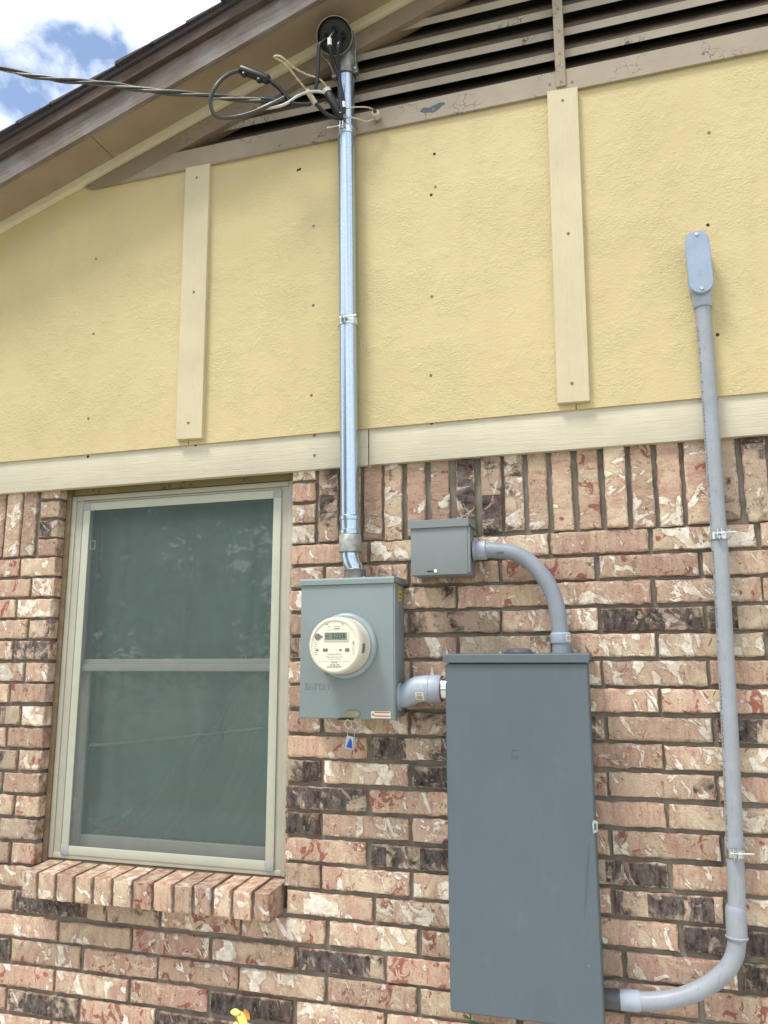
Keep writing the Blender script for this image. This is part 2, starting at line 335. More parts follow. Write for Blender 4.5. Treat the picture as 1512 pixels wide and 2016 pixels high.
LEAFM = leaf_mat('leaf_green', (0.03, 0.12, 0.03), (0.06, 0.20, 0.05)); TREEL = leaf_mat('tree_leaf', (0.04, 0.07, 0.02), (0.09, 0.13, 0.04)); BARK = simple('bark', (0.13, 0.10, 0.075), .9, 0, .3, 8, .6, 40)
GRASS = grass_mat()

# ---------------------------------------------------------------- mesh helpers
def link(name, me, mat, parent=None, smooth=None, loc=None, kind=None):
    if mat is not None and not me.materials: me.materials.append(mat)
    if smooth:
        me.shade_smooth(); me.set_sharp_from_angle(angle=rad(smooth))
    o = bpy.data.objects.new(name, me); COL.objects.link(o)
    if loc is not None: o.location = loc
    if parent is not None:
        o.parent = parent; o.matrix_parent_inverse = Matrix.Translation(-Vector(parent['_at']))
    if kind: o['kind'] = kind
    o['_at'] = (0.0, 0.0, 0.0)
    return o
def bm_mesh(bm):
    bmesh.ops.recalc_face_normals(bm, faces=bm.faces[:])
    me = bpy.data.meshes.new('mesh'); bm.to_mesh(me); bm.free(); return me
def pydata(v, f):
    me = bpy.data.meshes.new('mesh'); me.from_pydata(v, [], f); me.validate(); return me
def thing(name, label, cat, loc, group=None):
    o = bpy.data.objects.new(name, None); COL.objects.link(o); o.location = loc; o.empty_display_size = .05
    o['label'] = label; o['category'] = cat; o['_at'] = tuple(loc)
    if group: o['group'] = group
    return o
def tag(o, label, cat, group=None):
    o['label'] = label; o['category'] = cat
    if group: o['group'] = group
    return o
def add_box(bm, x0, x1, y0, y1, z0, z1, bev=0.0, seg=2):
    mat = Matrix.Translation(((x0+x1)/2, (y0+y1)/2, (z0+z1)/2)) @ Matrix.Diagonal((abs(x1-x0), abs(y1-y0), abs(z1-z0), 1))
    t = bmesh.new(); bmesh.ops.create_cube(t, size=1.0, matrix=mat)
    if bev: bmesh.ops.bevel(t, geom=t.edges[:], offset=bev, segments=seg, affect='EDGES', profile=.6)
    me = bpy.data.meshes.new('t'); t.to_mesh(me); t.free(); bm.from_mesh(me); bpy.data.meshes.remove(me)
def box(name, x0, x1, y0, y1, z0, z1, mat, parent, bev=0.0, seg=2):
    bm = bmesh.new(); add_box(bm, x0, x1, y0, y1, z0, z1, bev, seg); return link(name, bm_mesh(bm), mat, parent, 40 if bev else None)
def prism(name, pts, y0, y1, mat, parent, bev=0.0, kind=None):
    """polygon in the XZ plane extruded along Y"""
    bm = bmesh.new(); a = [bm.verts.new((x, y0, z)) for x, z in pts]; b = [bm.verts.new((x, y1, z)) for x, z in pts]
    bm.faces.new(a); bm.faces.new(b[::-1]); n = len(pts)
    for i in range(n): bm.faces.new((a[i], a[(i+1) % n], b[(i+1) % n], b[i]))
    bmesh.ops.recalc_face_normals(bm, faces=bm.faces[:])
    if bev: bmesh.ops.bevel(bm, geom=bm.edges[:], offset=bev, segments=2, affect='EDGES')
    return link(name, bm_mesh(bm), mat, parent, 40 if bev else None, kind=kind)
def catmull(P, n=8):
    P = [Vector(p) for p in P]
    if len(P) < 3: return P
    out = []; Q = [2*P[0]-P[1]]+P+[2*P[-1]-P[-2]]
    for i in range(1, len(Q)-2):
        for k in range(n):
            t = k/n; a, b, c, d = Q[i-1], Q[i], Q[i+1], Q[i+2]
            out.append(.5*((2*b)+(c-a)*t+(2*a-5*b+4*c-d)*t*t+(3*b-a-3*c+d)*t**3))
    out.append(P[-1]); return out
def add_tube(bm, P, r, seg=12, cap=True):
    P = [Vector(p) for p in P]; n = len(P); rr = r if isinstance(r, (list, tuple)) else [r]*n
    T = [(P[min(i+1, n-1)]-P[max(i-1, 0)]).normalized() for i in range(n)]
    ref = Vector((0, 0, 1)) if abs(T[0].z) < .9 else Vector((1, 0, 0)); u = T[0].cross(ref).normalized(); rings = []
    for i in range(n):
        u = (u-T[i]*u.dot(T[i])).normalized(); v = T[i].cross(u)
        rings.append([bm.verts.new(P[i]+(u*math.cos(a)+v*math.sin(a))*rr[i]) for a in (2*math.pi*k/seg for k in range(seg))])
    for i in range(n-1):
        for k in range(seg):
            bm.faces.new((rings[i][k], rings[i][(k+1) % seg], rings[i+1][(k+1) % seg], rings[i+1][k]))
    if cap:
        bm.faces.new(rings[0][::-1]); bm.faces.new(rings[-1])
def tube(name, P, r, mat, parent=None, seg=12, smooth=50, curve=0, cap=True):
    bm = bmesh.new(); add_tube(bm, catmull(P, curve) if curve else P, r, seg, cap); return link(name, bm_mesh(bm), mat, parent, smooth)
def add_lathe(bm, prof, org, axis, seg=32):
    """prof: list of (distance along axis, radius)"""
    ax = Vector(axis).normalized(); o = Vector(org); ref = Vector((0, 0, 1)) if abs(ax.z) < .9 else Vector((1, 0, 0)); u = ax.cross(ref).normalized(); v = ax.cross(u); rings = []
    for h, r in prof:
        r = max(r, 1e-5); rings.append([bm.verts.new(o+ax*h+(u*math.cos(a)+v*math.sin(a))*r) for a in (2*math.pi*k/seg for k in range(seg))])
    for i in range(len(rings)-1):
        for k in range(seg): bm.faces.new((rings[i][k], rings[i][(k+1) % seg], rings[i+1][(k+1) % seg], rings[i+1][k]))
    bm.faces.new(rings[0][::-1]); bm.faces.new(rings[-1])
def lathe(name, prof, org, axis, mat, parent=None, seg=32, smooth=35):
    bm = bmesh.new(); add_lathe(bm, prof, org, axis, seg); return link(name, bm_mesh(bm), mat, parent, smooth)
def text(name, s, size, org, mat, parent, depth=0.0004, align='CENTER', bold=0.0, squash=1.0):
    """lettering standing in the XZ plane, facing -Y"""
    cu = bpy.data.curves.new('t', 'FONT'); cu.body = s; cu.size = size; cu.align_x = align; cu.align_y = 'CENTER'; cu.extrude = depth; cu.offset = bold; cu.resolution_u = 2
    to = bpy.data.objects.new('t', cu); COL.objects.link(to)
    me = bpy.data.meshes.new_from_object(to.evaluated_get(bpy.context.evaluated_depsgraph_get()))
    bpy.data.objects.remove(to); bpy.data.curves.remove(cu)
    for vtx in me.vertices:
        x, y, z = vtx.co; vtx.co = (org[0]+x*squash, org[1]-z, org[2]+y)
    me.materials.clear()
    return link(name, me, mat, parent)

# ---------------------------------------------------------------- ground
gv = []; gf = []
bm = bmesh.new(); bmesh.ops.create_grid(bm, x_segments=60, y_segments=60, size=120)
for v in bm.verts:
    v.co.z = mnoise.noise(Vector((v.co.x*.05, v.co.y*.05, 0)))*.25 - .02 if abs(v.co.x) > 8 or abs(v.co.y) > 8 else -.02
g_o = link('ground', bm_mesh(bm), GRASS); g_o['kind'] = 'structure'

bm = bmesh.new(); add_box(bm, -7, 6, -5.5, .1, -.16, .0, .01)  # unseen pale slab, added to bounce light up onto soffit and trim
pt = link('bounce_slab', bm_mesh(bm), simple('bounce_slab_pale', (.46, .43, .37), .9, 0, .14, 3, .4, 60)); pt['kind'] = 'structure'

# ---------------------------------------------------------------- the house
house = thing('house', 'house gable end with mottled brick wall below yellow stucco panels and louvred vent', 'house', (0, 0, 0))
X0, X1, APEX = -4.2, 3.2, 1.3
def rk(x, b, s=0.343):        # a line parallel to the roof, mirrored right of the apex
    return b+s*(x if x <= APEX else 2*APEX-x)

# --- brick wall: mortar bed with the bricks set proud of it
WL, WR, WB, WT = -2.172, -1.170, 0.80, 2.33
bm = bmesh.new()
for a, b, c, d in ((X0, WL-.007, 0, 2.36), (WR+.007, X1, 0, 2.36), (WL-.007, WR+.007, 0, WB)):
    add_box(bm, a, b, .0115, .115, c, d)
wall = link('brick_wall', bm_mesh(bm), MORTAR, house)

def brick_mesh(wd, ht, dp, rng, chip=0.0019, inset=.0032):
    """face in XZ at y=0, body to +Y; irregular arris, attribute 'edge' 0 at the rim and 1 inside"""
    nx = max(3, int(wd/.017)); nz = max(3, int(ht/.017)); P = []
    for i in range(nx): P.append((-wd/2+wd*i/nx, -ht/2))
    for i in range(nz): P.append((wd/2, -ht/2+ht*i/nz))
    for i in range(nx): P.append((wd/2-wd*i/nx, ht/2))
    for i in range(nz): P.append((-wd/2, ht/2-ht*i/nz))
    n = len(P); V = []; E = []; so = rng.uniform(0, 99)
    def ring(ins, y, jit, jy, e):
        for x, z in P:
            cx = max(-wd/2+ins, min(wd/2-ins, x)); cz = max(-ht/2+ins, min(ht/2-ins, z))
            q = Vector((x*38+so, z*38, ins*300)); j = jit*mnoise.noise(q)*1.6+rng.uniform(-.35, .35)*jit
            dx = (1 if x > 0 else -1)*(abs(abs(x)-wd/2) < 1e-6); dz = (1 if z > 0 else -1)*(abs(abs(z)-ht/2) < 1e-6)
            V.append((cx+dx*j, y+rng.uniform(0, jy), cz+dz*j)); E.append(e)
    corner = .35
    ring(.011, 0, 0, .0006, 1.0); ring(inset, 0.0002, chip, .0008, .25); ring(0, .0032, chip*1.3, .001, 0.0); ring(0, dp, 0, 0, 0.0)
    F = [tuple(range(n))[::-1]]
    for r in range(3):
        for i in range(n):
            a, b = r*n+i, r*n+(i+1) % n; F.append((a, b, b+n, a+n))
    me = pydata(V, F); at = me.attributes.new('edge', 'FLOAT', 'POINT'); at.data.foreach_set('value', E)
    me.materials.append(BRICK); me.shade_smooth(); me.set_sharp_from_angle(angle=rad(38))
    return me
bcount = 0
def put_brick(xa, xb, za, zb, parent, tone=(0.1, .45, .5), dp=.06, y=0.0, upright=False, tilt=None, rng=R, name='brick', jit=1.0):
    cx, cz = (xa+xb)/2, (za+zb)/2; wd, ht = xb-xa, zb-za
    if upright: me = brick_mesh(ht, wd, dp, rng)
    else: me = brick_mesh(wd, ht, dp, rng)
    o = bpy.data.objects.new(name, me); COL.objects.link(o); o.parent = parent
    o.location = (cx, y+rng.uniform(-.0022, .0018)*jit, cz+rng.uniform(-.001, .001)*jit)
    o.rotation_euler = (rng.uniform(-.01, .01)*jit, (math.pi/2 if upright else 0)+rng.uniform(-.004, .004)*jit, rng.uniform(-.006, .006)*jit)
    o.color = (tone[0], tone[1], tone[2], 1)
    return o

# courses, counted down from the soldiers: height of each bed
BOT = [1.936, 1.855, 1.774, 1.693, 1.612, 1.530, 1.449, 1.366, 1.285, 1.203, 1.120, 1.038, .954, .873, .790, .706, .622, .540, .458, .376, .293]
BH = .0695
PH = {}
for i in range(21): PH[i] = .044 if i % 2 == 0 else .187-.307
PH[14] = .060; PH[15] = -.097; PH[16] = .101; PH[17] = -.099; PH[18] = .101; PH[19] = -.099; PH[20] = .101
# bricks that stand out: (course, x near the brick) -> (dark, red, white)
TONE = {(3, .03): (.95, .2, .45), (4, -.42): (.62, .2, .6), (5, .03): (.55, .1, .7), (7, .34): (.98, .2, .35), (9, .03): (.66, .2, .45), (13, .02): (.78, .1, .4), (14, .21): (1.25, .1, .15), (15, .36): (1.15, .2, .3), (15, -.25): (.5, .2, .3),
        (7, -.58): (.7, .2, .35), (8, -.72): (.85, .1, .35), (9, -1.1): (1.05, .2, .3), (9, -.6): (.95, .2, .3), (10, -1.02): (.95, .1, .3), (11, -1.1): (.95, .1, .3), (12, -.72): (1.0, .2, .3), (1, -.88): (.55, .3, .4), (4, -1.1): (.75, .3, .4),
        (16, -.97): (.95, .2, .4), (18, -1.27): (.95, .1, .4), (15, -2.08): (.85, .1, .3), (15, -1.77): (.72, .1, .3), (16, -1.88): (.5, .1, .55), (17, -2.4): (1.1, .2, .3), (18, -1.88): (.35, .1, .75), (19, -2.07): (.85, .1, .4), (17, -1.17): (.15, .2, .85),
        (3, -2.22): (.7, .1, .7), (0, -2.25): (.5, .05, .6), (7, -2.4): (.7, .1, .4), (9, -2.4): (.8, .1, .3), (12, -2.25): (.85, .1, .3), (2, -2.25): (.2, .1, .95), (8, -1.0): (.05, .7, .4), (13, -2.25): (.1, .7, .6), (16, -.6): (.05, .8, .4), (11, .03): (.05, .75, .8), (6, .2): (.05, .85, .75), (18, -1.57): (.05, .85, .45), (12, -1.02): (.1, .8, .55), (2, -.1): (.05, .35, .8), (2, .2): (.05, .8, .7), (1, .3): (.3, .1, .8), (4, .2): (.05, .35, .9), (4, -.1): (.1, .5, .75)}
def tone_for(row, xa, xb):
    for (r, x), t in TONE.items():
        if r == row and xa <= x <= xb: return t
    q = R.random()
    if q < .09: return (R.uniform(.55, 1.0), .2, .4)
    return (R.uniform(0, .22), R.uniform(.2, .85), R.uniform(.35, .95))
BX0, BX1 = -2.80, .86
far = []
for i, zb in enumerate(BOT):
    L, J = .307, .0125
    k = math.floor((X0-PH[i])/L); x = PH[i]+k*L
    while x < X1:
        xa, xb = x+J/2+R.uniform(-.003, .003), x+L-J/2+R.uniform(-.003, .003)
        x += L
        segs = [(xa, xb)]
        if zb+BH > .80:                      # courses beside the window are cut to it
            ns = []
            for a, b in segs:
                if b <= WL or a >= WR: ns.append((a, b)); continue
                if a < WL-.05: ns.append((a, WL))
                if b > WR+.05: ns.append((WR, b))
            segs = ns
            if xb > WL-.31 and xa < WL:      # closers at the left jamb follow their own bond
                segs = [s for s in segs if s[0] >= WR]
        for a, b in segs:
            a = max(a, X0); b = min(b, X1)
            if b-a < .03: continue
            if b < BX0 or a > BX1: far.append((a, b, zb, zb+BH)); continue
            jamb = abs(b-WL) < .002 or abs(a-WR) < .002
            put_brick(a, b, zb+R.uniform(-.0015, .0015), zb+BH+R.uniform(-.002, .002), wall, tone_for(i, a, b), dp=.075 if jamb else .05)
    if zb+BH > .80:                          # left jamb bricks
        c = -2.342 if i % 2 == 0 else -2.280
        w2 = R.uniform(-.003, .003)
        put_brick(c+J/2, WL+w2, zb+R.uniform(-.0015, .0015), zb+BH, wall, tone_for(i, c, WL), dp=.085)
        a0 = c-L+J/2; k = math.floor((WL-.31-PH[i])/L)
        lo = max(PH[i]+k*L+J/2, -9)
        # fill between the running bond and the jamb brick
        e = None
        x = PH[i]+math.floor((X0-PH[i])/L)*L; ends = []
        while x < WL: ends.append(x); x += L
        last = max([q+L-J/2 for q in ends if q+L-J/2 <= WL-.31] or [X0])
        a, b = last+J, c-J/2
        if b-a > .42: put_brick(a, (a+b)/2-J/2, zb, zb+BH, wall, tone_for(i, a, (a+b)/2)); a = (a+b)/2+J/2
        if b-a > .03: put_brick(a, b, zb+R.uniform(-.0015, .0015), zb+BH, wall, tone_for(i, a, b))
# lower courses out of sight and the outer ends of the wall: one mass
bm = bmesh.new()
z = .293-.0825
while z > 0:
    x = X0+(.15 if int(z*1000) % 2 else 0)
    while x < X1: far.append((x+.006, min(X1, x+.3), z, z+BH)); x += .307
    z -= .0825
x = .86
for xx in [q*.082 for q in range(0, 29)]:
    if .82+xx < X1-.07: far.append((.82+xx, .82+xx+.067, 2.014, 2.31))
for xx in [q*.082 for q in range(0, 20)]:
    if -2.84-xx > X0+.07: far.append((-2.84-xx-.067, -2.84-xx, 2.014, 2.31))
for a, b, c, d in far: add_box(bm, a, b, 0.0, .03, c, d, .002, 1)
fo = link('outer_bricks', bm_mesh(bm), BRICK, wall, kind='stuff'); fo.color = (.1, .4, .45, 1)

# soldier course under the frieze
SOLD = [(-1.065, -.992, (.8, .1, .35)), (-.980, -.910, None), (-.896, -.830, (0, .4, .5)), (-.821, -.757, (0, .75, .8)), (-.739, -.675, (0, .4, .5)), (-.656, -.592, (.05, .35, .5)), (-.566, -.505, (1.15, .1, .35)), (-.480, -.415, (.75, .1, .4)), (-.404, -.342, (.68, .05, .8)), (-.3265, -.2645, (0, .35, .55)), (-.2485, -.185, (0, .4, .55)), (-.166, -.101, (0, .6, .45)), (-.082, -.0175, (0, .35, .75)), (-.0015, .064, (0, .5, .5)), (.078, .1455, (0, .4, .5)), (.1597, .228, (0, .75, .6)), (.243, .308, None), (.326, .392, (.75, .05, .5)), (.408, .474, None), (.490, .556, None), (.572, .638, None), (.654, .720, None), (.736, .802, None),
        (-2.344, -2.280, (.1, .2, .75)), (-2.4245, -2.3525, (.35, .1, .8)), (-2.506, -2.436, (.05, .5, .6)), (-2.588, -2.518, None), (-2.67, -2.60, None), (-2.752, -2.682, None), (-2.834, -2.764, None)]
for a, b, t in SOLD:
    z0 = 2.014+R.uniform(-.006, .006)
    put_brick(a, b, z0, z0+.295, wall, t or tone_for(99, a, b), dp=.06, y=R.uniform(-.007, .001) if R.random() < .45 else 0.0, upright=True)
# short closers stacked beside the window head
for (a, b), tl in (((-1.168, -1.078), [(.05, .1, .95), (.05, .05, .9), (.05, .3, .55), (.1, .1, .9)]), ((-2.262, -2.172), [(.1, .8, .5), (.85, .1, .75), (.05, .55, .6), (.15, .1, .6)])):
    for j, zb in enumerate((2.012, 2.087, 2.165, 2.243)):
        put_brick(a, b, zb, zb+.066, wall, tl[j], dp=.085)

# window sill of bricks on edge
sill = link('window_sill', pydata([(-2.14, -.082, .79), (-1.186, -.082, .79), (-1.186, -.082, .862), (-2.14, -.082, .862), (-2.14, .06, .79), (-1.186, .06, .79), (-1.186, .06, .872), (-2.14, .06, .872)],
            [(0, 1, 2, 3), (3, 2, 6, 7), (0, 4, 5, 1), (1, 5, 6, 2), (0, 3, 7, 4), (4, 7, 6, 5)]), MORTAR, house)
SJ = [-2.147, -2.075, -1.997, -1.920, -1.844, -1.768, -1.688, -1.608, -1.530, -1.456, -1.384, -1.312, -1.238, -1.174]
ST = [(.3, .05, .9), (.0, .3, .7), (.05, .3, .75), (.05, .35, .7), (0, .4, .6), (.55, .05, .95), (0, .9, .3), (.05, .4, .55), (.05, .4, .5), (0, .6, .5), (.05, .5, .45), (0, .55, .5), (.1, .45, .4)]
for i in range(13):
    a, b = SJ[i]+.006, SJ[i+1]-.006
    o = put_brick(a, b, .784, .872, sill, ST[i], dp=.15, y=-.092, jit=.7)
    o.rotation_euler = (R.uniform(-.012, .012)+.055, R.uniform(-.006, .006), R.uniform(-.008, .008))

# --- siding, frieze, battens
def rake_cut(xa, xb, z0, z1, b):
    """quad between z0 and the lower of z1 and the rake line b"""
    pts = [(xa, z0), (xb, z0)]
    xr = (z1-b)/.343
    if rk(xb, b) >= z1: pts.append((xb, z1))
    else: pts.append((xb, rk(xb, b)))
    if xa < xr < xb: pts.append((xr, z1))
    pts.append((xa, min(z1, rk(xa, b)))); return pts
panels = []
for xa, xb in ((X0, -1.585), (-1.582, -.160), (-.157, 1.26), (1.263, X1)):
    panels.append(prism('siding_panel', rake_cut(xa, xb, 2.404, 3.60, 4.325), -.028, -.004, SIDING, house))
fr1 = box('frieze_board', X0, -.8735, -.020, .009, 2.274, 2.425, FRIEZE, house, .0015)
fr2 = box('frieze_board', -.8695, X1, -.0205, .009, 2.2745, 2.4255, FRIEZE, house, .0015)
bt1 = prism('batten', [(-1.6285, 2.424), (-1.5175, 2.4195), (-1.531, 3.5535), (-1.641, 3.5555)], -.047, -.027, BATTEN, house, .0015)
bt2 = prism('batten', [(-.2165, 2.4245), (-.1135, 2.4225), (-.102, 3.5565), (-.206, 3.5625)], -.047, -.027, BATTEN, house, .0015)
bt3 = prism('batten', [(1.208, 2.4245), (1.312, 2.4225), (1.312, 3.5565), (1.208, 3.5565)], -.047, -.027, BATTEN, house, .0015)

# nails and screw holes
bm = bmesh.new(); add_lathe(bm, [(0, .0052), (.001, .0052), (.0016, .0044), (.0016, .0022), (.0002, .0016)], (0, 0, 0), (0, -1, 0), 12); nail_me = bm_mesh(bm); nail_me.materials.append(NAILM)
bm = bmesh.new(); add_lathe(bm, [(0, .0058), (.0006, .0052), (.0004, .0036)], (0, 0, 0), (0, -1, 0), 10); hole_me = bm_mesh(bm); hole_me.materials.append(NAILH)
def nail(x, z, y, parent, hole=False):
    o = bpy.data.objects.new('nail', hole_me if hole else nail_me); COL.objects.link(o); o.parent = parent; o.location = (x, y, z)
for x, z in ((-2.055, 3.235), (-2.043, 2.907), (-2.040, 2.550)): nail(x, z, -.028, panels[0])
for x, z, h in ((-1.089, 3.214, 0), (-1.085, 2.895, 0), (-1.087, 2.548, 0), (-.618, 3.417, 1), (-.616, 3.285, 0), (-.632, 3.256, 1), (-.635, 2.864, 0), (-.642, 2.574, 0), (-1.157, 3.46, 1), (-1.149, 3.462, 1)): nail(x, z, -.028, panels[1], h)
for x, z, h in ((.306, 3.303, 0), (.280, 2.978, 1), (.282, 2.604, 1)): nail(x, z, -.028, panels[2], h)
for x, z in ((-1.587, 3.501), (-1.578, 3.011), (-1.577, 2.484)): nail(x, z, -.047, bt1)
for x, z in ((-.154, 3.515), (-.156, 3.013), (-.167, 2.487)): nail(x, z, -.047, bt2)
for x, z, p, h in ((-1.076, 2.398, fr1, 0), (-1.075, 2.325, fr1, 0), (-1.557, 2.404, fr1, 1), (-2.036, 2.396, fr1, 1), (-.644, 2.404, fr2, 1), (-.160, 2.412, fr2, 1), (.282, 2.410, fr2, 1)): nail(x, z, -.0205, p, h)

# --- gable vent
vent = link('gable_vent', pydata([(-2.1, .30, 3.5), (X1, .30, 3.5), (X1, .30, rk(X1, 4.345)), (APEX, .30, rk(APEX, 4.345)), (-2.1, .30, rk(-2.1, 4.345))], [(0, 1, 2, 3, 4)]), DARKROOM, house)
VB = 4.302     # lower edge of the cream trim
sillb = prism('vent_trim', [(-1.953, 3.553), (X1, 3.553), (X1, 3.640), (-1.70, 3.640)], -.040, .02, VTRIM, vent, .0015)
raket = prism('vent_trim', [(-2.095, 3.553), (-1.9545, 3.553), (-1.7025, 3.640), (APEX, rk(APEX, VB-.062)), (APEX, rk(APEX, VB)-.001), (-2.13, rk(-2.13, VB)-.001)], -.038, .02, VBROWN, vent)
raket2 = prism('vent_trim', [(APEX, rk(APEX, VB-.062)), (X1, rk(X1, VB-.062)), (X1, rk(X1, VB)-.001), (APEX, rk(APEX, VB)-.001)], -.038, .02, VBROWN, vent)
k = 0; z = 3.614
while z < 4.72:
    xa = (z+.04-(VB-.062))/.343-.08 if k else -1.80
    xb = min(X1, 2*APEX-xa)
    if xb-xa < .2: break
    pr = [(-.014, z+.003), (-.014, z+.034), (-.010, z+.038), (.046, z+.122), (.046, z+.091)]
    n = len(pr); nseg = max(2, int((xb-xa)/.22)); V = []; F = []
    for s in range(nseg+1):
        x = xa+(xb-xa)*s/nseg; dz = mnoise.noise(Vector((x*1.1, k*3.3, 0)))*.006
        V += [(x, y, zz+dz) for y, zz in pr]
    for s in range(nseg):
        for q in range(n): F.append((s*n+q, s*n+(q+1) % n, (s+1)*n+(q+1) % n, (s+1)*n+q))
    F += [tuple(range(n))[::-1], tuple(range(nseg*n, nseg*n+n))]
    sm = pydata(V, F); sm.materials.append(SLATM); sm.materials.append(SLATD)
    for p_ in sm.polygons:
        if p_.center.y > -.009: p_.material_index = 1  # faces behind the front edge take the darker brown
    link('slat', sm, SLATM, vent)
    z += .0893; k += 1
mul = box('mullion', -.1745, -.1405, -.047, -.0135, 3.572, 4.50, VTRIM, vent, .002)
for zz in (3.588, 3.70, 3.79, 3.88, 3.97): nail(-.156, zz, -.047, mul)
for x, z in ((-1.232, 3.572), (-.914, 3.577), (-.617, 3.588), (-.196, 3.593), (-.120, 3.584), (.307, 3.589)): nail(x, z, -.040, sillb)
# bare patch where the paint has flaked off the vent trim
fl = [(-.668, 3.592), (-.658, 3.604), (-.648, 3.606), (-.636, 3.601), (-.622, 3.603), (-.606, 3.609), (-.590, 3.612), (-.575, 3.609), (-.571, 3.601), (-.584, 3.597), (-.594, 3.588), (-.606, 3.581), (-.618, 3.577), (-.630, 3.581), (-.642, 3.582), (-.655, 3.585)]
prism('bare_patch', fl, -.0405, -.0396, simple('bare_slate', (.07, .085, .11), .7), vent)

# --- eaves: cream trim, soffit, rake board, moulding, shingles (left slope, then the far side of the ridge)
for sgn in (0, 1):
    def seg(b0, b1, y0, y1, name, mat, xa, xb, bev=0.0):
        pts = [(xa, rk(xa, b0)), (xb, rk(xb, b0)), (xb, rk(xb, b1)), (xa, rk(xa, b1))]
        return prism(name, pts, y0, y1, mat, house, bev)
    xa, xb = ((-4.7, APEX) if not sgn else (APEX+.002, 3.7))
    seg(4.308, 4.345, -.055, -.0285, 'rake_trim', CREAM, xa, xb, .0015)
    if not sgn:
        seg(4.3440, 4.356, -.2145, .10, 'soffit_panel', SOFFIT, xa, -1.983); seg(4.3435, 4.356, -.2145, .10, 'soffit_panel', SOFFIT, -1.979, xb)
    else: seg(4.344, 4.356, -.2145, .10, 'soffit_panel', SOFFIT, xa, xb)
    seg(4.326, 4.462, -.236, -.215, 'rake_board', FASCIA, xa, xb, .002)
    seg(4.434, 4.487, -.262, -.2365, 'rake_moulding', MOULD, xa, xb, .003)
    roof = seg(4.4875, 4.506, -.272, 3.0, 'roof', SHINGLE, xa, xb)
    sl = math.hypot(1, .343); x = xa; j = 0
    while x < xb-.05:
        e = .152; y0 = -.285+R.uniform(-.012, .004); t0, t1 = 4.5065+.0125, 4.5065+.0005
        if not sgn: V2 = [(x-.012, rk(x-.012, 4.5066)), (x+e, rk(x+e, 4.5066)), (x+e, rk(x+e, t1+.003)), (x-.012, rk(x-.012, t0+R.uniform(0, .003)))]
        else: V2 = [(x, rk(x, 4.5066)), (x+e+.012, rk(x+e+.012, 4.5066)), (x+e+.012, rk(x+e+.012, t0)), (x, rk(x, t1+.003))]
        prism('shingle_course', V2, y0, 3.0, SHINGLE, roof); x += e; j += 1
# body of the house behind the gable
pts = [(X0, 0), (X0, 2.9), (APEX, 4.70), (X1, 4.06), (X1, 0)]
V = [(x, .116, z) for x, z in pts]+[(x, 3.0, z) for x, z in pts]
link('house_body', pydata(V, [(5, 6, 7, 8, 9)]+[(i, (i+1) % 5, 5+(i+1) % 5, 5+i) for i in range(5)]), DARKROOM, house)
prism('stud_sheathing', [(X0, 2.36), (X1, 2.36), (X1, 3.56), (-2.0, 3.56), (X0, 2.85)], .012, .05, DARKROOM, house)

# --- window
win = box('window', WL+.0005, WR-.0005, .055, .110, 2.259, 2.36, HEADER, house)     # head board above the frame
WIN_Y = .045
def frame(name, xa, xb, za, zb, t, y0, y1, mat, parent, bev=.002, tt=None, tb=None):
    bm = bmesh.new(); tt = tt or t; tb = tb or t
    add_box(bm, xa, xa+t, y0, y1, za, zb, bev); add_box(bm, xb-t, xb, y0, y1, za, zb, bev)
    add_box(bm, xa+t, xb-t, y0+.0006, y1-.0006, zb-tt, zb-.0005, bev); add_box(bm, xa+t, xb-t, y0+.0006, y1-.0006, za+.0005, za+tb, bev)
    return link(name, bm_mesh(bm), mat, parent, 40)
FX0, FX1, FZ0, FZ1 = -2.149, -1.184, .888, 2.256
frame('outer_frame', FX0, FX1, FZ0, FZ1, .020, .047, .115, WFRAME, win, .004)
frame('inner_frame', FX0+.0205, FX1-.0205, FZ0+.004, FZ1-.0205, .0305, .0515, .112, WFRAME, win, .003, tt=.010, tb=.012)
scf = frame('screen_frame', -2.0905, -1.2305, .9035, 2.2245, .0315, .044, .053, WFRAME2, win, .0025)
for x, z in ((-2.0905, 2.193), (-1.263, 2.193), (-2.0905, .9035), (-1.263, .9035)): box('corner_key', x-.0006, x+.033, .0432, .0535, z-.0006, z+.0325, CORNER, scf, .001)
link('insect_screen', pydata([(-2.062, .0478, .932), (-1.259, .0478, .932), (-1.259, .0478, 2.195), (-2.062, .0478, 2.195)], [(0, 1, 2, 3)]), SCREEN, win)
for x, z in ((-2.049, 2.055), (-2.064, 1.085)): frame('tension_clip', x-.006, x+.020, z-.018, z+.018, .0032, .0489, .0515, SASH, scf, 0)
up_s = frame('sash', -2.098, -1.222, 1.566, 2.235, .030, .066, .085, SASH, win, .003, tt=.02, tb=.046)
lo_s = frame('sash', -2.098, -1.222, .900, 1.612, .050, .088, .108, SASH, win, .003, tt=.035, tb=.068)
box('meeting_rail', -2.092, -1.228, .057, .0655, 1.567, 1.592, SASH, up_s, .003)
link('pane', pydata([(-2.07, .0755, 1.606), (-1.25, .0755, 1.606), (-1.25, .0755, 2.217), (-2.07, .0755, 2.217)], [(0, 1, 2, 3)]), GLASS, up_s)
link('pane', pydata([(-2.05, .098, .966), (-1.27, .098, .966), (-1.27, .098, 1.58), (-2.05, .098, 1.58)], [(0, 1, 2, 3)]), GLASS, lo_s)
for x in (-1.86, -1.42): box('sash_lock', x-.03, x+.03, .088, .105, 1.6125, 1.624, SASH, lo_s, .003)
# caulk and sill flashing
box('caulk_bead', WL+.001, FX0-.0005, .040, .075, .874, 2.30, CAULK, win, .004)
box('caulk_bead', FX1+.0005, WR-.0015, .046, .07, .874, 2.258, CAULK, win, .003)
box('sub_sill', WL+.002, WR-.002, .052, .1, .862, .8875, simple('sub_sill_paint', (.13, .11, .075), .7), win, .003)
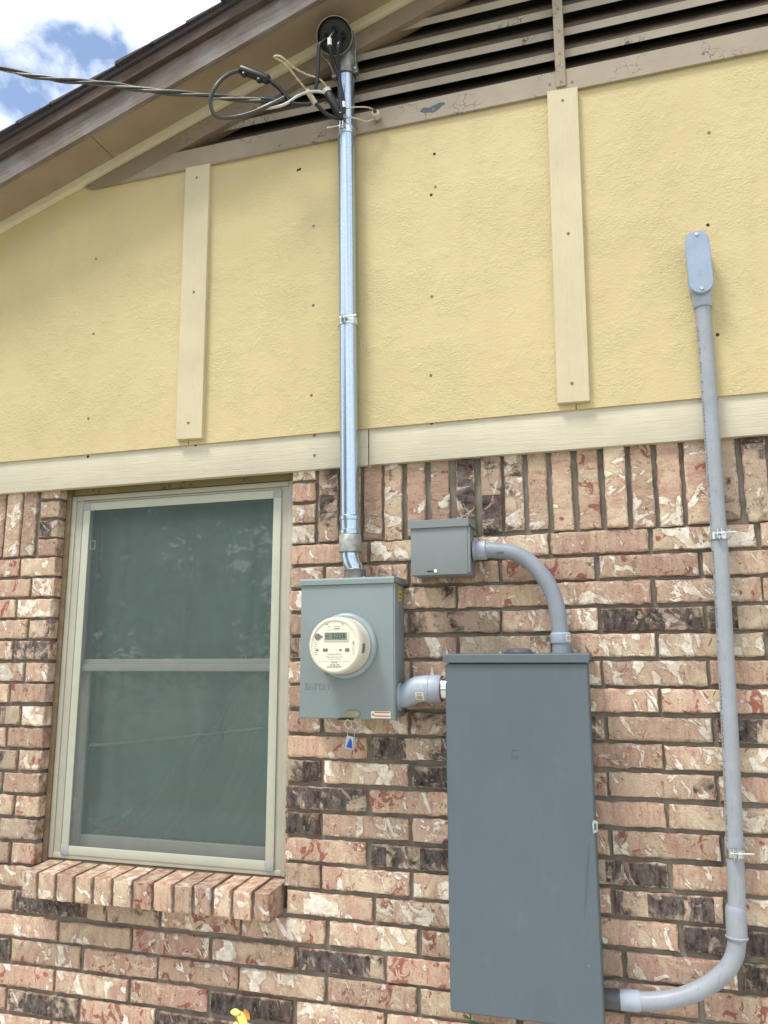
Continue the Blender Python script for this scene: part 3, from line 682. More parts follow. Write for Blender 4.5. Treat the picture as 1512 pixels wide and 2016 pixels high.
# curtain drawn behind the panes
nx, nz = 90, 46; V = []; F = []
for j in range(nz+1):
    t = j/nz; z = .88+(2.26-.88)*t
    for i in range(nx+1):
        s = i/nx; x = -2.12+.92*s
        fold = .020*math.sin(s*19+1.2*math.sin(t*3.0))+.010*math.sin(s*43+t*2+.8*math.sin(s*7))
        sweep = .050*math.exp(-((s-.55-.5*(t-.15)**1.0 if t > .15 else s-.55+.9*(.15-t))/.09)**2)*(1.1-t) + .045*math.exp(-((s-.93+.28*(1-t))/.06)**2)*t
        V.append((x, .19+fold-sweep+.012*mnoise.noise(Vector((s*4, t*5, 2))), z))
for j in range(nz):
    for i in range(nx): a = j*(nx+1)+i; F.append((a, a+1, a+nx+2, a+nx+1))
link('curtain', pydata(V, F), CURTAIN, win, 80)

# a thinner sheer hanging in front of it, gathered to the lower right
nx, nz = 50, 50; V = []; F = []
for j in range(nz+1):
    t = j/nz
    for i in range(nx+1):
        s = i/nx
        x = -2.03+.80*s; z0 = .93; z1 = 1.02+.95*s**1.9
        z = z0+(z1-z0)*t
        fo = .022*math.sin((s*1.0-t*.55)*15)+.010*math.sin((s-t*.4)*27+1)+.003*math.sin((s-t*.5)*70)
        V.append((x, .142+fo, z))
for j in range(nz):
    for i in range(nx): a = j*(nx+1)+i; F.append((a, a+1, a+nx+2, a+nx+1))
link('sheer_drape', pydata(V, F), SHEER, win, 80)

# pale strip imitating a line reflected slantwise across the lower pane
tube('reflected_line', [(-2.045, .112, 1.287), (-1.90, .113, 1.300), (-1.70, .112, 1.322), (-1.50, .113, 1.345), (-1.315, .112, 1.368)], .0052, REFLINE, win, 8, curve=4)

# ---------------------------------------------------------------- electric service: mast and weatherhead
def strap(parent, c, r, h, bolt_dir=1, gap=.0):
    """two-piece pipe strap round a vertical pipe, its ears and bolt in front"""
    s = lathe('strap', [(-h/2, r+.0006), (-h/2, r+.0035), (h/2, r+.0035), (h/2, r+.0006)], c, (0, 0, 1), ZINC, parent, 28)
    yf = c[1]-r-.003
    for dx in (-.007, .004): box('strap_ear', c[0]+dx-.0012, c[0]+dx+.0012, yf-.018, yf+.002, c[2]-h*.55, c[2]+h*.75, ZINC, s, .0006)
    P0 = Vector((c[0]-.016, yf-.010, c[2]+h*.15)); P1 = P0+Vector((.062*bolt_dir if bolt_dir > 0 else -.045, 0, .002)); 
    if bolt_dir < 0: P0 = Vector((c[0]+.012, yf-.010, c[2]+h*.15))
    tube('bolt', [P0, P1], .0028, ZINC, s, 8)
    lathe('nut', [(0, .0062), (.006, .0062)], (c[0]+.0055, yf-.010, c[2]+h*.15), (1, 0, 0), ZINC, s, 6)
    return s
def mx(z):   # the mast leans a little
    return -.9235+(z-2.02)*(-.0150)
MR = .0325; MY = -.062
mast = thing('service_mast', 'tall galvanized steel mast pipe with weatherhead, strapped to yellow siding', 'conduit', (mx(1.9), MY, 1.88))
tube('pipe', [(mx(z), MY, z) for z in (2.0, 2.4, 2.8, 3.2, 3.6, 3.80)], MR, GALV, mast, 40)
lathe('coupling_sleeve', [(0, .034), (.003, .0365), (.016, .0365), (.018, .0345), (.022, .034), (.05, .034), (.052, .037), (.064, .037), (.068, .034)], (mx(2.02), MY, 2.022), (0, 0, 1), GALV, mast, 36)
lathe('threaded_coupling', [(0, .034), (.004, .0385), (.058, .0385), (.062, .036)], (mx(1.95), MY, 1.961), (0, 0, 1), CASTIRON, mast, 36)
tube('offset_nipple', [(-.9225, MY, 1.962), (-.921, MY-.001, 1.945), (-.914, MY-.004, 1.925), (-.905, MY-.006, 1.908), (-.902, MY-.007, 1.893), (-.902, MY-.007, 1.880)], .030, GALV, mast, 32, curve=4)
lathe('hub', [(0, .048), (.006, .048), (.008, .037), (.030, .036), (.034, .0385), (.037, .034)], (-.902, MY-.007, 1.868), (0, 0, 1), ALU, mast, 36)
for dx in (-.042, .040): lathe('hub_screw', [(0, .006), (.005, .006), (.007, .003)], (-.902+dx, MY-.03, 1.871), (0, 0, 1), ZINC, mast, 10)
strap(mast, (mx(3.548), MY, 3.548), MR, .026, -1); strap(mast, (mx(2.79), MY, 2.79), MR, .026, 1)
# weatherhead: hood lofted from the wire plate down to a clamp round the pipe
wc = Vector((-.962, -.148, 3.892)); wn = Vector((.12, -.80, -.58)).normalized()
wu = wn.cross(Vector((0, 0, 1))).normalized(); wv = wu.cross(wn).normalized()
if wv.z < 0: wv = -wv
pc = Vector((mx(3.80), MY, 3.80))
def ring_pts(c, a, b, ra, rb, n=36): return [c+a*math.cos(2*math.pi*k/n)*ra+b*math.sin(2*math.pi*k/n)*rb for k in range(n)]
sx, sy = Vector((1, 0, 0)), Vector((0, 1, 0))
if wu.x < 0: wu = -wu
rings = [ring_pts(wc+wn*.016+wv*.004, wu, wv, .0655, .0630), ring_pts(wc+wn*.016+wv*.004, wu, wv, .0685, .0660), ring_pts(wc-wn*.012, wu, wv, .0685, .0675), ring_pts(wc-wn*.040+Vector((0, 0, -.002)), wu, (wv+Vector((0, .3, 0))).normalized(), .064, .064),
         ring_pts(wc-wn*.066+Vector((.004, 0, -.014)), (wu*.6+sx*.4).normalized(), (wv*.5+sy*.8).normalized(), .054, .054), ring_pts(pc+Vector((0, 0, .040)), sx, sy, .045, .042), ring_pts(pc+Vector((0, 0, .012)), sx, sy, .0385, .0385), ring_pts(pc-Vector((0, 0, .012)), sx, sy, .0385, .0385), ring_pts(pc-Vector((0, 0, .012)), sx, sy, .0335, .0335)]
V = [p for r_ in rings for p in r_]; F = []; n = 36
for i in range(len(rings)-1):
    for q in range(n): F.append((i*n+q, i*n+(q+1) % n, (i+1)*n+(q+1) % n, (i+1)*n+q))
hood = link('weatherhead_hood', pydata([tuple(p) for p in V], F), ALU, mast, 50)
plate = lathe('wire_plate', [(0, .0650), (.005, .0650), (.007, .059), (.008, .054), (.008, .001)], wc-wn*.006, wn, BLACKP, mast, 36)
for a, b in ((-.032, .009), (.000, .030), (.032, .006)):
    hc = wc+wu*a+wv*b; lathe('bushing', [(0, .017), (.009, .016), (.009, .011), (.004, .0105)], hc, wn, BLACKP, plate, 18)
box('clamp_ear', pc.x+.034, pc.x+.052, MY-.016, MY+.006, 3.786, 3.812, ALU, hood, .003); lathe('clamp_screw', [(0, .005), (.03, .005)], (pc.x+.044, MY-.024, 3.80), (0, 1, 0), ZINC, hood, 8)
box('clamp_ear', pc.x-.052, pc.x-.034, MY-.016, MY+.006, 3.786, 3.812, ALU, hood, .003)
tube('hood_strap', [tuple(wc+wu*.070+wv*.01), tuple(wc+wu*.072-wv*.03-wn*.02), (pc.x+.052, MY-.045, 3.85), (pc.x+.047, MY-.018, 3.80)], .0035, ALU, hood, 8, curve=5)
tube('hood_strap', [tuple(wc-wu*.070-wv*.015), tuple(wc-wu*.052-wv*.06-wn*.005), (pc.x-.052, MY-.05, 3.825), (pc.x-.043, MY-.018, 3.80)], .0035, ALU, hood, 8, curve=5)

# wires out of the weatherhead
def hole(a, b, d=0.002): p = wc+wu*a+wv*b+wn*d; return tuple(p)
g1 = 'black wires hanging from the weatherhead'
t = tube('service_wire', [hole(-.032, .009), hole(-.034, -.004, .022), (-1.014, -.178, 3.845), (-1.019, -.17, 3.789), (-1.028, -.16, 3.714), (-1.040, -.152, 3.676)], .0066, BLACKW, None, 10, curve=7); tag(t, 'left black wire hanging straight down from the weatherhead plate', 'wire', g1)
t = tube('service_wire', [hole(0, .030), hole(0, .014, .026), (-.970, -.186, 3.850), (-.969, -.176, 3.815), (-.960, -.152, 3.769), (-.945, -.132, 3.696), (-.936, -.122, 3.627), (-.936, -.118, 3.600), (-.946, -.122, 3.588), (-.954, -.120, 3.594)], .0066, BLACKW, None, 10, curve=7); tag(t, 'middle black wire from the weatherhead with two white tape bands', 'wire', g1)
wire_b = t
for za, zb in (((-.9701, -.1866, 3.858), (-.9703, -.1826, 3.832)), ((-.9372, -.1228, 3.633), (-.9358, -.1208, 3.611))): tube('tape_band', [za, zb], .0082, WHITET, wire_b, 12)
t = tube('service_wire', [hole(.032, .006), hole(.032, -.008, .022), (-.936, -.182, 3.824), (-.943, -.162, 3.778), (-.947, -.142, 3.731), (-.947, -.13, 3.657), (-.944, -.124, 3.600), (-.958, -.116, 3.580)], .0066, BLACKW, None, 10, curve=7); tag(t, 'right black wire from the weatherhead running down along the mast', 'wire', g1)

# service drop: three conductors twisted round each other, coming in from the left
drop = thing('service_drop_cable', 'twisted overhead service cable crossing the eaves from the sky', 'cable', (-1.17, -.20, 3.633))
path = catmull([(-9.5, -3.4, 7.2), (-5.5, -1.75, 5.1), (-3.6, -.95, 4.33), (-2.75, -.60, 4.02), (-2.249, -.42, 3.868), (-2.038, -.38, 3.803), (-1.837, -.34, 3.762), (-1.638, -.30, 3.716), (-1.444, -.26, 3.677), (-1.254, -.22, 3.645), (-1.17, -.20, 3.633)], 26)
acc = 0.0; dist = [0.0]
for i in range(1, len(path)): acc += (path[i]-path[i-1]).length; dist.append(acc)
for c in range(3):
    P = []
    for i, p in enumerate(path):
        T = (path[min(i+1, len(path)-1)]-path[max(i-1, 0)]).normalized(); u = T.cross(Vector((0, 0, 1))).normalized(); v = T.cross(u)
        a = (acc-dist[i])*2*math.pi/.42+c*2*math.pi/3; r_ = (.0064 if c < 2 else .0054)
        P.append(p+(u*math.cos(a)+v*math.sin(a))*r_)
    tube('conductor', P, .0057 if c < 2 else .0036, CABLE if c < 2 else BARE, drop, 8, 70)
tube('dead_end_grip', [(-1.225, -.214, 3.643), (-1.20, -.208, 3.640), (-1.15, -.197, 3.630)], [.012, .0135, .008], BLACKW, drop, 10)
t = tube('loop_wire', [(-1.302, -.240, 3.766), (-1.335, -.27, 3.734), (-1.362, -.30, 3.676), (-1.389, -.30, 3.622), (-1.386, -.28, 3.579), (-1.355, -.26, 3.565), (-1.283, -.24, 3.574), (-1.211, -.22, 3.603), (-1.140, -.20, 3.643)], .0072, CABLE, None, 10, curve=8); tag(t, 'thick cable bent in a wide loop left of the mast', 'wire')
sp = tube('splice_connector', [(-1.306, -.241, 3.7725), (-1.300, -.2395, 3.769), (-1.296, -.239, 3.7665), (-1.202, -.222, 3.717), (-1.198, -.221, 3.715), (-1.192, -.220, 3.712)], [.011, .0165, .0175, .0175, .0165, .010], BLACKP, None, 16); tag(sp, 'black insulated splice connector at the top of the wide loop', 'connector')
for f_ in (.22, .72):
    p = Vector((-1.306, -.241, 3.7725)).lerp(Vector((-1.192, -.220, 3.712)), f_); lathe('bolt_cap', [(0, .010), (.024, .010), (.027, .006)], p, (-.25, -.3, -.9), BLACKP, sp, 12)
t = tube('splice_tail', [(-1.194, -.22, 3.713), (-1.161, -.21, 3.683), (-1.136, -.20, 3.651), (-1.113, -.19, 3.621), (-1.067, -.18, 3.612), (-1.047, -.17, 3.618)], .0078, BLACKW, None, 10, curve=7); tag(t, 'short black cable dropping right from the splice connector', 'wire')
P = catmull([(-1.066, -.16, 3.681), (-1.09, -.20, 3.709), (-1.119, -.25, 3.741), (-1.152, -.27, 3.760), (-1.135, -.27, 3.762), (-1.115, -.26, 3.751), (-1.092, -.22, 3.739), (-1.059, -.18, 3.734), (-1.027, -.16, 3.729), (-1.004, -.14, 3.711), (-.998, -.13, 3.691)], 8)
tw = thing('tie_wire', 'thin tan twisted tie wire sticking up in a peak beside the mast', 'wire', (-1.066, -.16, 3.681))
for c in (0, 1):
    Q = [p+Vector((math.cos(i*.9+c*math.pi), .3, math.sin(i*.9+c*math.pi)))*.0020 for i, p in enumerate(P)]; tube('strand', Q, .0023, TANW, tw, 7)
t = tube('neutral_wire', [(-1.241, -.21, 3.615), (-1.196, -.21, 3.605), (-1.139, -.20, 3.614), (-1.094, -.19, 3.644), (-1.058, -.18, 3.660), (-1.026, -.16, 3.671), (-.993, -.14, 3.670)], .0052, GREYW, None, 9, curve=7); tag(t, 'pale grey bare wire arching into the connector beside the mast', 'wire')
t = tube('bare_tail', [(-1.232, -.215, 3.608), (-1.19, -.212, 3.622), (-1.150, -.205, 3.634)], .0044, GREYW, None, 8, curve=5); tag(t, 'short pale wire end crossing under the wide loop', 'wire')
t = tube('crimp_sleeve', [(-1.066, -.162, 3.684), (-1.060, -.160, 3.672), (-1.040, -.152, 3.636), (-1.035, -.15, 3.628)], [.008, .0105, .0105, .008], TANW, None, 12); tag(t, 'tan crimp sleeve at the foot of the tie wire', 'connector')
t = tube('sleeve_tail', [(-1.036, -.15, 3.630), (-1.007, -.13, 3.600), (-.980, -.12, 3.584), (-.958, -.11, 3.580)], .0075, BLACKW, None, 10, curve=6); tag(t, 'black cable running from the tan sleeve down to the mast', 'wire')
cn2 = tube('splice_connector', [(-.996, -.141, 3.680), (-.992, -.140, 3.672), (-.955, -.113, 3.588), (-.949, -.110, 3.574)], [.009, .0155, .0155, .008], BLACKP, None, 14); tag(cn2, 'black insulated splice connector leaning against the mast', 'connector')
tube('cap', [(-.998, -.142, 3.684), (-.992, -.140, 3.671)], .0165, simple('pale_cap', (.55, .52, .46), .6), cn2, 12)
# insulator knob on the vent trim and the wires tied to it
kn = lathe('wire_knob', [(0, .006), (.010, .006), (.010, .015), (.016, .018), (.022, .012), (.028, .017), (.034, .014), (.038, .004)], (-.834, -.040, 3.597), (.12, -1, .15), TANW, None, 16); tag(kn, 'tan screw-in wire knob on the vent trim beside the mast', 'wire knob')
lathe('screw_head', [(0, .007), (.006, .007)], (-.829, -.078, 3.6025), (.12, -1, .15), NAILH, kn, 8)
t = tube('guy_wire', [(-.93, -.115, 3.611), (-.894, -.11, 3.612), (-.851, -.09, 3.615), (-.832, -.072, 3.608), (-.829, -.062, 3.600)], .0025, TANW, None, 7, curve=6); tag(t, 'upper thin wire from the mast to the tan knob', 'wire')
t = tube('guy_wire', [(-.942, -.11, 3.583), (-.897, -.10, 3.574), (-.861, -.08, 3.567), (-.835, -.062, 3.588)], .0025, TANW, None, 7, curve=6); tag(t, 'lower thin wire from the mast to the tan knob', 'wire')

# ---------------------------------------------------------------- meter box and meter
MB = thing('meter_box', 'pale grey steel meter box beside the window', 'meter box', (-.907, 0, 1.422))
MX0, MX1, MZ0, MZ1, MF = -1.067, -.747, 1.422, 1.852, -.138
box('case', MX0+.004, MX1-.003, MF+.020, -.004, MZ0+.004, MZ1, PAINT_M, MB, .003)
cov = box('cover', MX0, MX1, MF, MF+.0195, MZ0, MZ1-.001, PAINT_M, MB, .004, 3)
prism_pts = [(MF-.006, 1.849), (MF-.006, 1.864), (MF, 1.870), (-.004, 1.872), (-.004, 1.8525), (MF-.003, 1.8515)]
V = [(x, y, z) for x in (MX0-.004, MX1+.003) for y, z in prism_pts]; n = 6
link('rain_lid', pydata(V, [tuple(range(6)), tuple(range(6, 12))[::-1]]+[(i, (i+1) % 6, 6+(i+1) % 6, 6+i) for i in range(6)]), PAINT_M, MB)
RC = (-.906, MF-.0, 1.651)
lathe('meter_ring', [(-.004, .104), (.006, .105), (.014, .103), (.019, .0975), (.019, .090), (.010, .089)], RC, (0, -1, 0), simple('ring_paint', (.27, .33, .345), .32), MB, 64, 45)
text('embossed_mark', 'EATON', .030, (-1.007, MF-.0002, 1.522), PAINT_M, MB, .0011, bold=.0, squash=.86)
lk = prism('latch', [(-.924, 1.4265), (-.900, 1.448), (-.866, 1.448), (-.858, 1.442), (-.858, 1.434), (-.866, 1.428), (-.890, 1.427)], MF-.0045, MF-.0005, BRASS, MB, .0008)
lathe('rivet', [(0, .004), (.002, .003)], (-.868, MF-.0045, 1.438), (0, -1, 0), ZINC, lk, 10)
box('hasp', -.930, -.882, MF-.008, MF+.01, 1.4195, 1.4245, BLACKP, MB, .001)
st = box('warning_sticker', -.822, -.758, MF-.0012, MF-.0003, 1.4265, 1.4475, STK_W, MB)
for za, zb in ((1.4425, 1.4460), (1.4315, 1.4350)): box('red_line', -.811, -.760, MF-.0017, MF-.0013, za, zb, STK_R, st)
lathe('pictogram', [(0, .0036), (.0004, .0036)], (-.8155, MF-.0012, 1.437), (0, -1, 0), PRINT, st, 8)
ys = box('yellow_sticker', MX1-.0029, MX1-.0022, -.072, -.036, 1.795, 1.842, STK_Y, MB)
for za, zb in ((1.832, 1.837), (1.815, 1.822), (1.803, 1.808)): box('print_line', MX1-.0021, MX1-.0017, -.066, -.044, za, zb, PRINT, ys)
for z in (1.80, 1.60, 1.455): lathe('side_screw', [(0, .004), (.003, .003)], (MX1-.003, -.11, z), (1, 0, 0), NAILM, MB, 8)
box('cover_flange', MX1+.0004, MX1+.0035, MF+.002, MF+.0195, MZ0-.002, MZ1-.004, PAINT_M, MB, .001)

met = thing('electric_meter', 'round cream digital electric meter on the pale grey box', 'electric meter', (RC[0], MF, RC[2]))
mf = MF-.118
lathe('base', [(-.006, .0885), (-.020, .0885), (-.024, .0905), (-.030, .0905), (-.031, .087)], (RC[0], MF+.012, RC[2]), (0, 1, 0), simple('meter_gasket', (.12, .10, .07), .5), met, 64)
lathe('body', [(0, .0895), (.060, .0885), (.074, .0880), (.084, .0855), (.089, .081), (.089, .076), (.086, .0755)], (RC[0], MF-.021, RC[2]), (0, -1, 0), METERP, met, 72, 30)
fy = MF-.021-.0865
face = lathe('face', [(0, .0755), (.001, .0755)], (RC[0], fy+.001, RC[2]), (0, -1, 0), METERF, met, 64)
def fp(name, x0, x1, z0, z1, mat, parent=None, t=.0012, bev=0.0): return box(name, RC[0]+x0, RC[0]+x1, fy-t, fy-.0002, RC[2]+z0, RC[2]+z1, mat, parent or met, bev)
bz = fp('display_bezel', -.036, .046, .0125, .0415, METERP, None, .0022, .0006); fp('display', -.032, .042, .0155, .0385, LCD, bz, .0026)
text('digits', '52258', .021, (RC[0]+.014, fy-.0028, RC[2]+.027), LCDD, bz, .0001, bold=.0002, squash=.85); text('digits', '01', .012, (RC[0]-.022, fy-.0028, RC[2]+.0265), LCDD, bz, .0001)
lathe('optical_port', [(0, .010), (.0014, .010)], (RC[0]-.056, fy-.0002, RC[2]+.026), (0, -1, 0), GREYHOLE, met, 20); fp('port_tab', -.047, -.040, .0225, .0295, GREYHOLE)
for x, wdt, hgt, m_ in ((-.057, .007, .006, PRINT), (-.030, .016, .009, PRINT), (.020, .007, .006, PRINT), (.042, .014, .010, GREYHOLE)):
    fp('slot', x-wdt/2, x+wdt/2, -.015-hgt/2, -.015+hgt/2, m_, None, .001, .0004)
fp('name_plate', -.054, .054, -.0495, -.0225, METERF, None, .0007); fp('label_strip', -.026, .034, .0475, .061, STK_W, None, .0008)
text('print', 'FOCUS AXR-SD', .0066, (RC[0], fy-.0009, RC[2]-.0285), PRINT, met, .0001)
text('print', 'TYPE 2S CL200 240V 3W 60Hz', .0042, (RC[0], fy-.0009, RC[2]-.0365), PRINT, met, .0001); text('print', 'TA 30 Kh 7.2 AMR 128', .0042, (RC[0], fy-.0009, RC[2]-.0425), PRINT, met, .0001)
text('print', 'ONCOR', .0055, (RC[0], fy-.0009, RC[2]-.0525), PRINT, met, .0001); text('print', '118 062 586', .0066, (RC[0], fy-.0009, RC[2]-.0600), PRINT, met, .0001)
for q in range(26): 
    if q % 5 != 4: fp('bar', -.024+q*.0019, -.024+q*.0019+.0010, -.0680, -.0645, PRINT, None, .0007)
for x, s in ((-.018, 'CA'), (.008, '0118 0625'), (.028, 'R')): text('print', s, .0052, (RC[0]+x, fy-.0010, RC[2]+.0575), PRINT, met, .0001)
fp('print_bar', -.002, .018, .0495, .0520, PRINT, None, .0010)
for x in (-.026, .026): fp('notch', x-.003, x+.003, .0635, .0655, PRINT, None, .001)
fp('notch', .0605, .063, .004, .011, PRINT, None, .001)
for q in range(7):
    fp('tick', .0585, .067, -.028+q*.006, -.0274+q*.006, GREYHOLE, None, .0006); fp('tick', -.067, -.0585, -.028+q*.006, -.0274+q*.006, GREYHOLE, None, .0006)
# dark window on the side wall of the meter
bm = bmesh.new(); Vv = []
for a in (-16, -11, -6, -1, 3):
    for yy in (MF-.074, MF-.096):
        Vv.append(bm.verts.new((RC[0]+.0893*math.cos(rad(a)), yy, RC[2]+.0893*math.sin(rad(a)))))
for i in range(4): bm.faces.new((Vv[2*i], Vv[2*i+2], Vv[2*i+3], Vv[2*i+1]))
link('side_window', bm_mesh(bm), GREYHOLE, met)
# seal hanging from the latch
seal = thing('seal_tag', 'small blue and clear seal tag hanging under the meter box latch', 'tag', (-.888, MF-.012, 1.345))
tube('wire_loop', [(-.898, MF-.010, 1.421), (-.905, MF-.014, 1.408), (-.893, MF-.016, 1.394), (-.882, MF-.014, 1.402), (-.888, MF-.010, 1.416), (-.898, MF-.010, 1.421)], .0016, simple('seal_ring', (.42, .42, .34), .4), seal, 7, curve=6)
tube('wire_loop', [(-.893, MF-.016, 1.395), (-.896, MF-.014, 1.372)], .0009, CLEAR, seal, 6); tube('wire_loop', [(-.884, MF-.014, 1.400), (-.874, MF-.016, 1.390), (-.872, MF-.014, 1.368), (-.873, MF-.014, 1.332)], .0010, CLEAR, seal, 6, curve=4)
prism('tag_body', [(-.9035, 1.334), (-.877, 1.330), (-.874, 1.368), (-.897, 1.374)], MF-.0155, MF-.0125, CLEAR, seal, .0006); prism('tag_print', [(-.899, 1.338), (-.879, 1.334), (-.880, 1.356), (-.886, 1.366), (-.893, 1.352)], MF-.0165, MF-.0156, BLUE, seal)

# ---------------------------------------------------------------- junction box
JB = thing('junction_box', 'small square grey junction box with slanted lid on bricks', 'junction box', (-.60, 0, 1.872))
box('case', -.694, -.508, -.120, -.004, 1.872, 2.030, PAINT_J, JB, .002)
P = [(-.126, 2.024), (-.126, 2.048), (-.122, 2.050), (-.004, 2.058), (-.004, 2.0305), (-.121, 2.0305), (-.121, 2.024)]
V = [(x, y, z) for x in (-.700, -.502) for y, z in P]; n = 7
link('rain_lid', pydata(V, [tuple(range(n)), tuple(range(n, 2*n))[::-1]]+[(i, (i+1) % n, n+(i+1) % n, n+i) for i in range(n)]), PAINT_J, JB)
lathe('lid_screw', [(0, .0055), (.003, .0055), (.004, .003)], (-.612, -.120, 1.8835), (0, -1, 0), WHITET, JB, 14); box('slot', -.640, -.617, -.1212, -.1203, 1.8815, 1.8855, NAILH, JB)
box('side_flange', -.5078, -.500, -.118, -.102, 1.876, 2.0225, PAINT_J, JB, .001)

# ---------------------------------------------------------------- breaker panel
BP = thing('breaker_panel', 'tall dark grey breaker panel box with plain door', 'breaker panel', (-.366, 0, .61))
PX0, PX1, PZ0, PZ1, PF = -.5815, -.1535, .614, 1.596, -.140
box('case', PX0+.006, PX1-.004, PF+.016, -.004, PZ0+.01, PZ1+.006, PAINT_P, BP, .003)
dv = [(PX0+.001, PZ1-.002), (PX1, PZ1-.002), (PX1+.006, PZ0+.027), (PX0+.003, PZ0)]
door = prism('door', [(PX0, PZ0), (PX1, PZ0), (PX1, PZ1-.003), (PX0, PZ1-.003)], PF, PF+.0155, PAINT_P, BP, .003)
P = [(PF-.008, 1.597), (PF-.008, 1.619), (PF-.004, 1.6225), (-.004, 1.626), (-.004, 1.603), (PF-.003, 1.603), (PF-.003, 1.597)]
V = [(x, y, z) for x in (PX0-.005, PX1+.005) for y, z in P]; n = 7
hd = link('rain_hood', pydata(V, [tuple(range(n)), tuple(range(n, 2*n))[::-1]]+[(i, (i+1) % n, n+(i+1) % n, n+i) for i in range(n)]), PAINT_P, BP)
lathe('hub_plate', [(0, .047), (.004, .047), (.006, .040), (.012, .038), (.016, .030)], (-.364, -.06, 1.624), (0, 0, 1), PVC_BK, hd, 36)
for dx in (-.057, .056): lathe('plate_screw', [(0, .006), (.005, .006), (.007, .003)], (-.364+dx, -.07, 1.6245), (0, 0, 1), ZINC, hd, 10)
# pressed maker's mark: square-cornered E of two bars on a back
for za, zb, xa, xb in ((1.3425, 1.3455, -.382, -.364), (1.3255, 1.328, -.378, -.364), (1.319, 1.3215, -.384, -.362), (1.322, 1.342, -.3845, -.3825)): box('embossed_mark', xa, xb, PF-.0009, PF-.0001, za, zb, PAINT_P, door, .0003)
prism('latch', [(PX1-.006, 1.122), (PX1+.006, 1.128), (PX1+.008, 1.155), (PX1-.004, 1.160), (PX1-.008, 1.150)], PF-.006, PF-.001, ZINC, BP, .001)
box('latch_slot', PX1-.003, PX1+.004, PF-.0072, PF-.0062, 1.132, 1.150, PAINT_P, BP)
prism('scuff', [(-.1765, 1.085), (-.1705, 1.088), (-.176, 1.03), (-.184, .96), (-.1955, .885), (-.1985, .868), (-.1975, .885), (-.190, .965), (-.182, 1.04)], PF-.00025, PF-.0001, paint_mat('panel_scuffed', (.085, .105, .122), .3), door)
text('scratch', 's', .012, (-.188, PF-.0002, .775), simple('scratch_pale', (.3, .33, .34), .6), door, .0001)
box('side_seam', PX1-.0038, PX1+.0012, PF+.018, PF+.022, PZ0+.012, PZ1, PAINT_P, BP, .0008)

# ---------------------------------------------------------------- PVC: offset coupling from meter box to panel
OC = thing('offset_coupling', 'fat grey plastic coupling with barcode label joining meter box and panel', 'conduit fitting', (-.67, -.066, 1.46))
Y = -.066
lathe('locknut', [(0, .043), (.006, .0435), (.009, .040)], (MX1-.004, Y, 1.490), (1, 0, .0), PVC_F, OC, 32)
tube('offset_body', [(-.744, Y, 1.491), (-.732, Y, 1.492), (-.715, Y, 1.501), (-.700, Y, 1.510), (-.690, Y, 1.514), (-.660, Y, 1.516), (-.648, Y, 1.516)], [.036, .0365, .039, .0405, .041, .0415, .0415], PVC_F, OC, 36, 35)
tube('coupling', [(-.6475, Y, 1.516), (-.646, Y, 1.516), (-.612, Y, 1.516), (-.610, Y, 1.516)], [.0405, .0425, .0425, .041], PVC_F, OC, 36)
tube('gap_ring', [(-.6115, Y, 1.516), (-.6065, Y, 1.516)], .0395, PVC_BK, OC, 36)
tube('steel_nipple', [(-.607, Y, 1.516), (-.572, Y, 1.516)], .0365, simple('chrome', (.72, .74, .76), .1, 1.0, .04), OC, 36)
def wrap_label(parent, ctr, r, ax0, ax1, a0, a1, axis='x', mat=STK_W, bars=True, name='barcode_label'):
    """a label lying on the round wall of a pipe (axis x or z)"""
    def pt(s, a, rr):
        c, s_ = math.cos(a), math.sin(a)
        return (s, ctr[1]-rr*c, ctr[2]+rr*s_) if axis == 'x' else (ctr[0]+rr*s_, ctr[1]-rr*c, s)
    def patch(nm, s0, s1, b0, b1, rr, mt, par):
        V = []; k = 6
        for i in range(k+1):
            a = b0+(b1-b0)*i/k; V += [pt(s0, a, rr), pt(s1, a, rr)]
        return link(nm, pydata(V, [(2*i, 2*i+1, 2*i+3, 2*i+2) for i in range(k)]), mt, par)
    lb = patch(name, ax0, ax1, a0, a1, r+.0006, mat, parent)
    if bars:
        d = ax1-ax0; e = a1-a0
        for q in range(7): patch('bar', ax0+d*(.15+.1*q), ax0+d*(.15+.1*q+.05), a0+e*.12, a0+e*.62, r+.0010, PRINT, lb)
        patch('bar', ax0+d*.2, ax0+d*.8, a0+e*.76, a0+e*.86, r+.0010, PRINT, lb)
    return lb
wrap_label(OC, (0, Y, 1.5145), .0413, -.6875, -.6600, rad(-52), rad(-12))
prism('glue_drip', [(-.664, 1.548), (-.646, 1.548), (-.652, 1.568), (-.6565, 1.585), (-.659, 1.568)], -.012, -.006, WHITET, OC, .001)

# PVC elbow from junction box down to panel
EC = thing('elbow_conduit', 'grey plastic conduit curving from junction box down to panel top', 'conduit', (-.235, -.052, 1.626))
Y = -.052
lathe('connector', [(0, .032), (.010, .032), (.010, .0285), (.014, .0285), (.014, .031), (.040, .031), (.042, .028)], (-.5005, Y, 1.953), (1, 0, 0), PVC_F, EC, 32)
tube('pipe', [(-.465, Y, 1.953), (-.44, Y, 1.952), (-.416, Y, 1.949), (-.385, Y, 1.944), (-.357, Y, 1.933), (-.328, Y, 1.914), (-.302, Y, 1.888), (-.281, Y, 1.860), (-.265, Y, 1.832), (-.252, Y, 1.798), (-.244, Y, 1.764), (-.240, Y, 1.730), (-.238, Y, 1.700), (-.2365, Y, 1.668)], .0255, PVC_D, EC, 28, curve=3)
lathe('adapter_collar', [(0, .030), (.003, .0315), (.030, .0315), (.033, .028)], (-.2355, Y, 1.654), (0, 0, 1), PVC_F, EC, 32)
lathe('male_adapter', [(0, .030), (.004, .030), (.004, .028), (.032, .028)], (-.235, Y, 1.6245), (0, 0, 1), PVC_D, EC, 32)
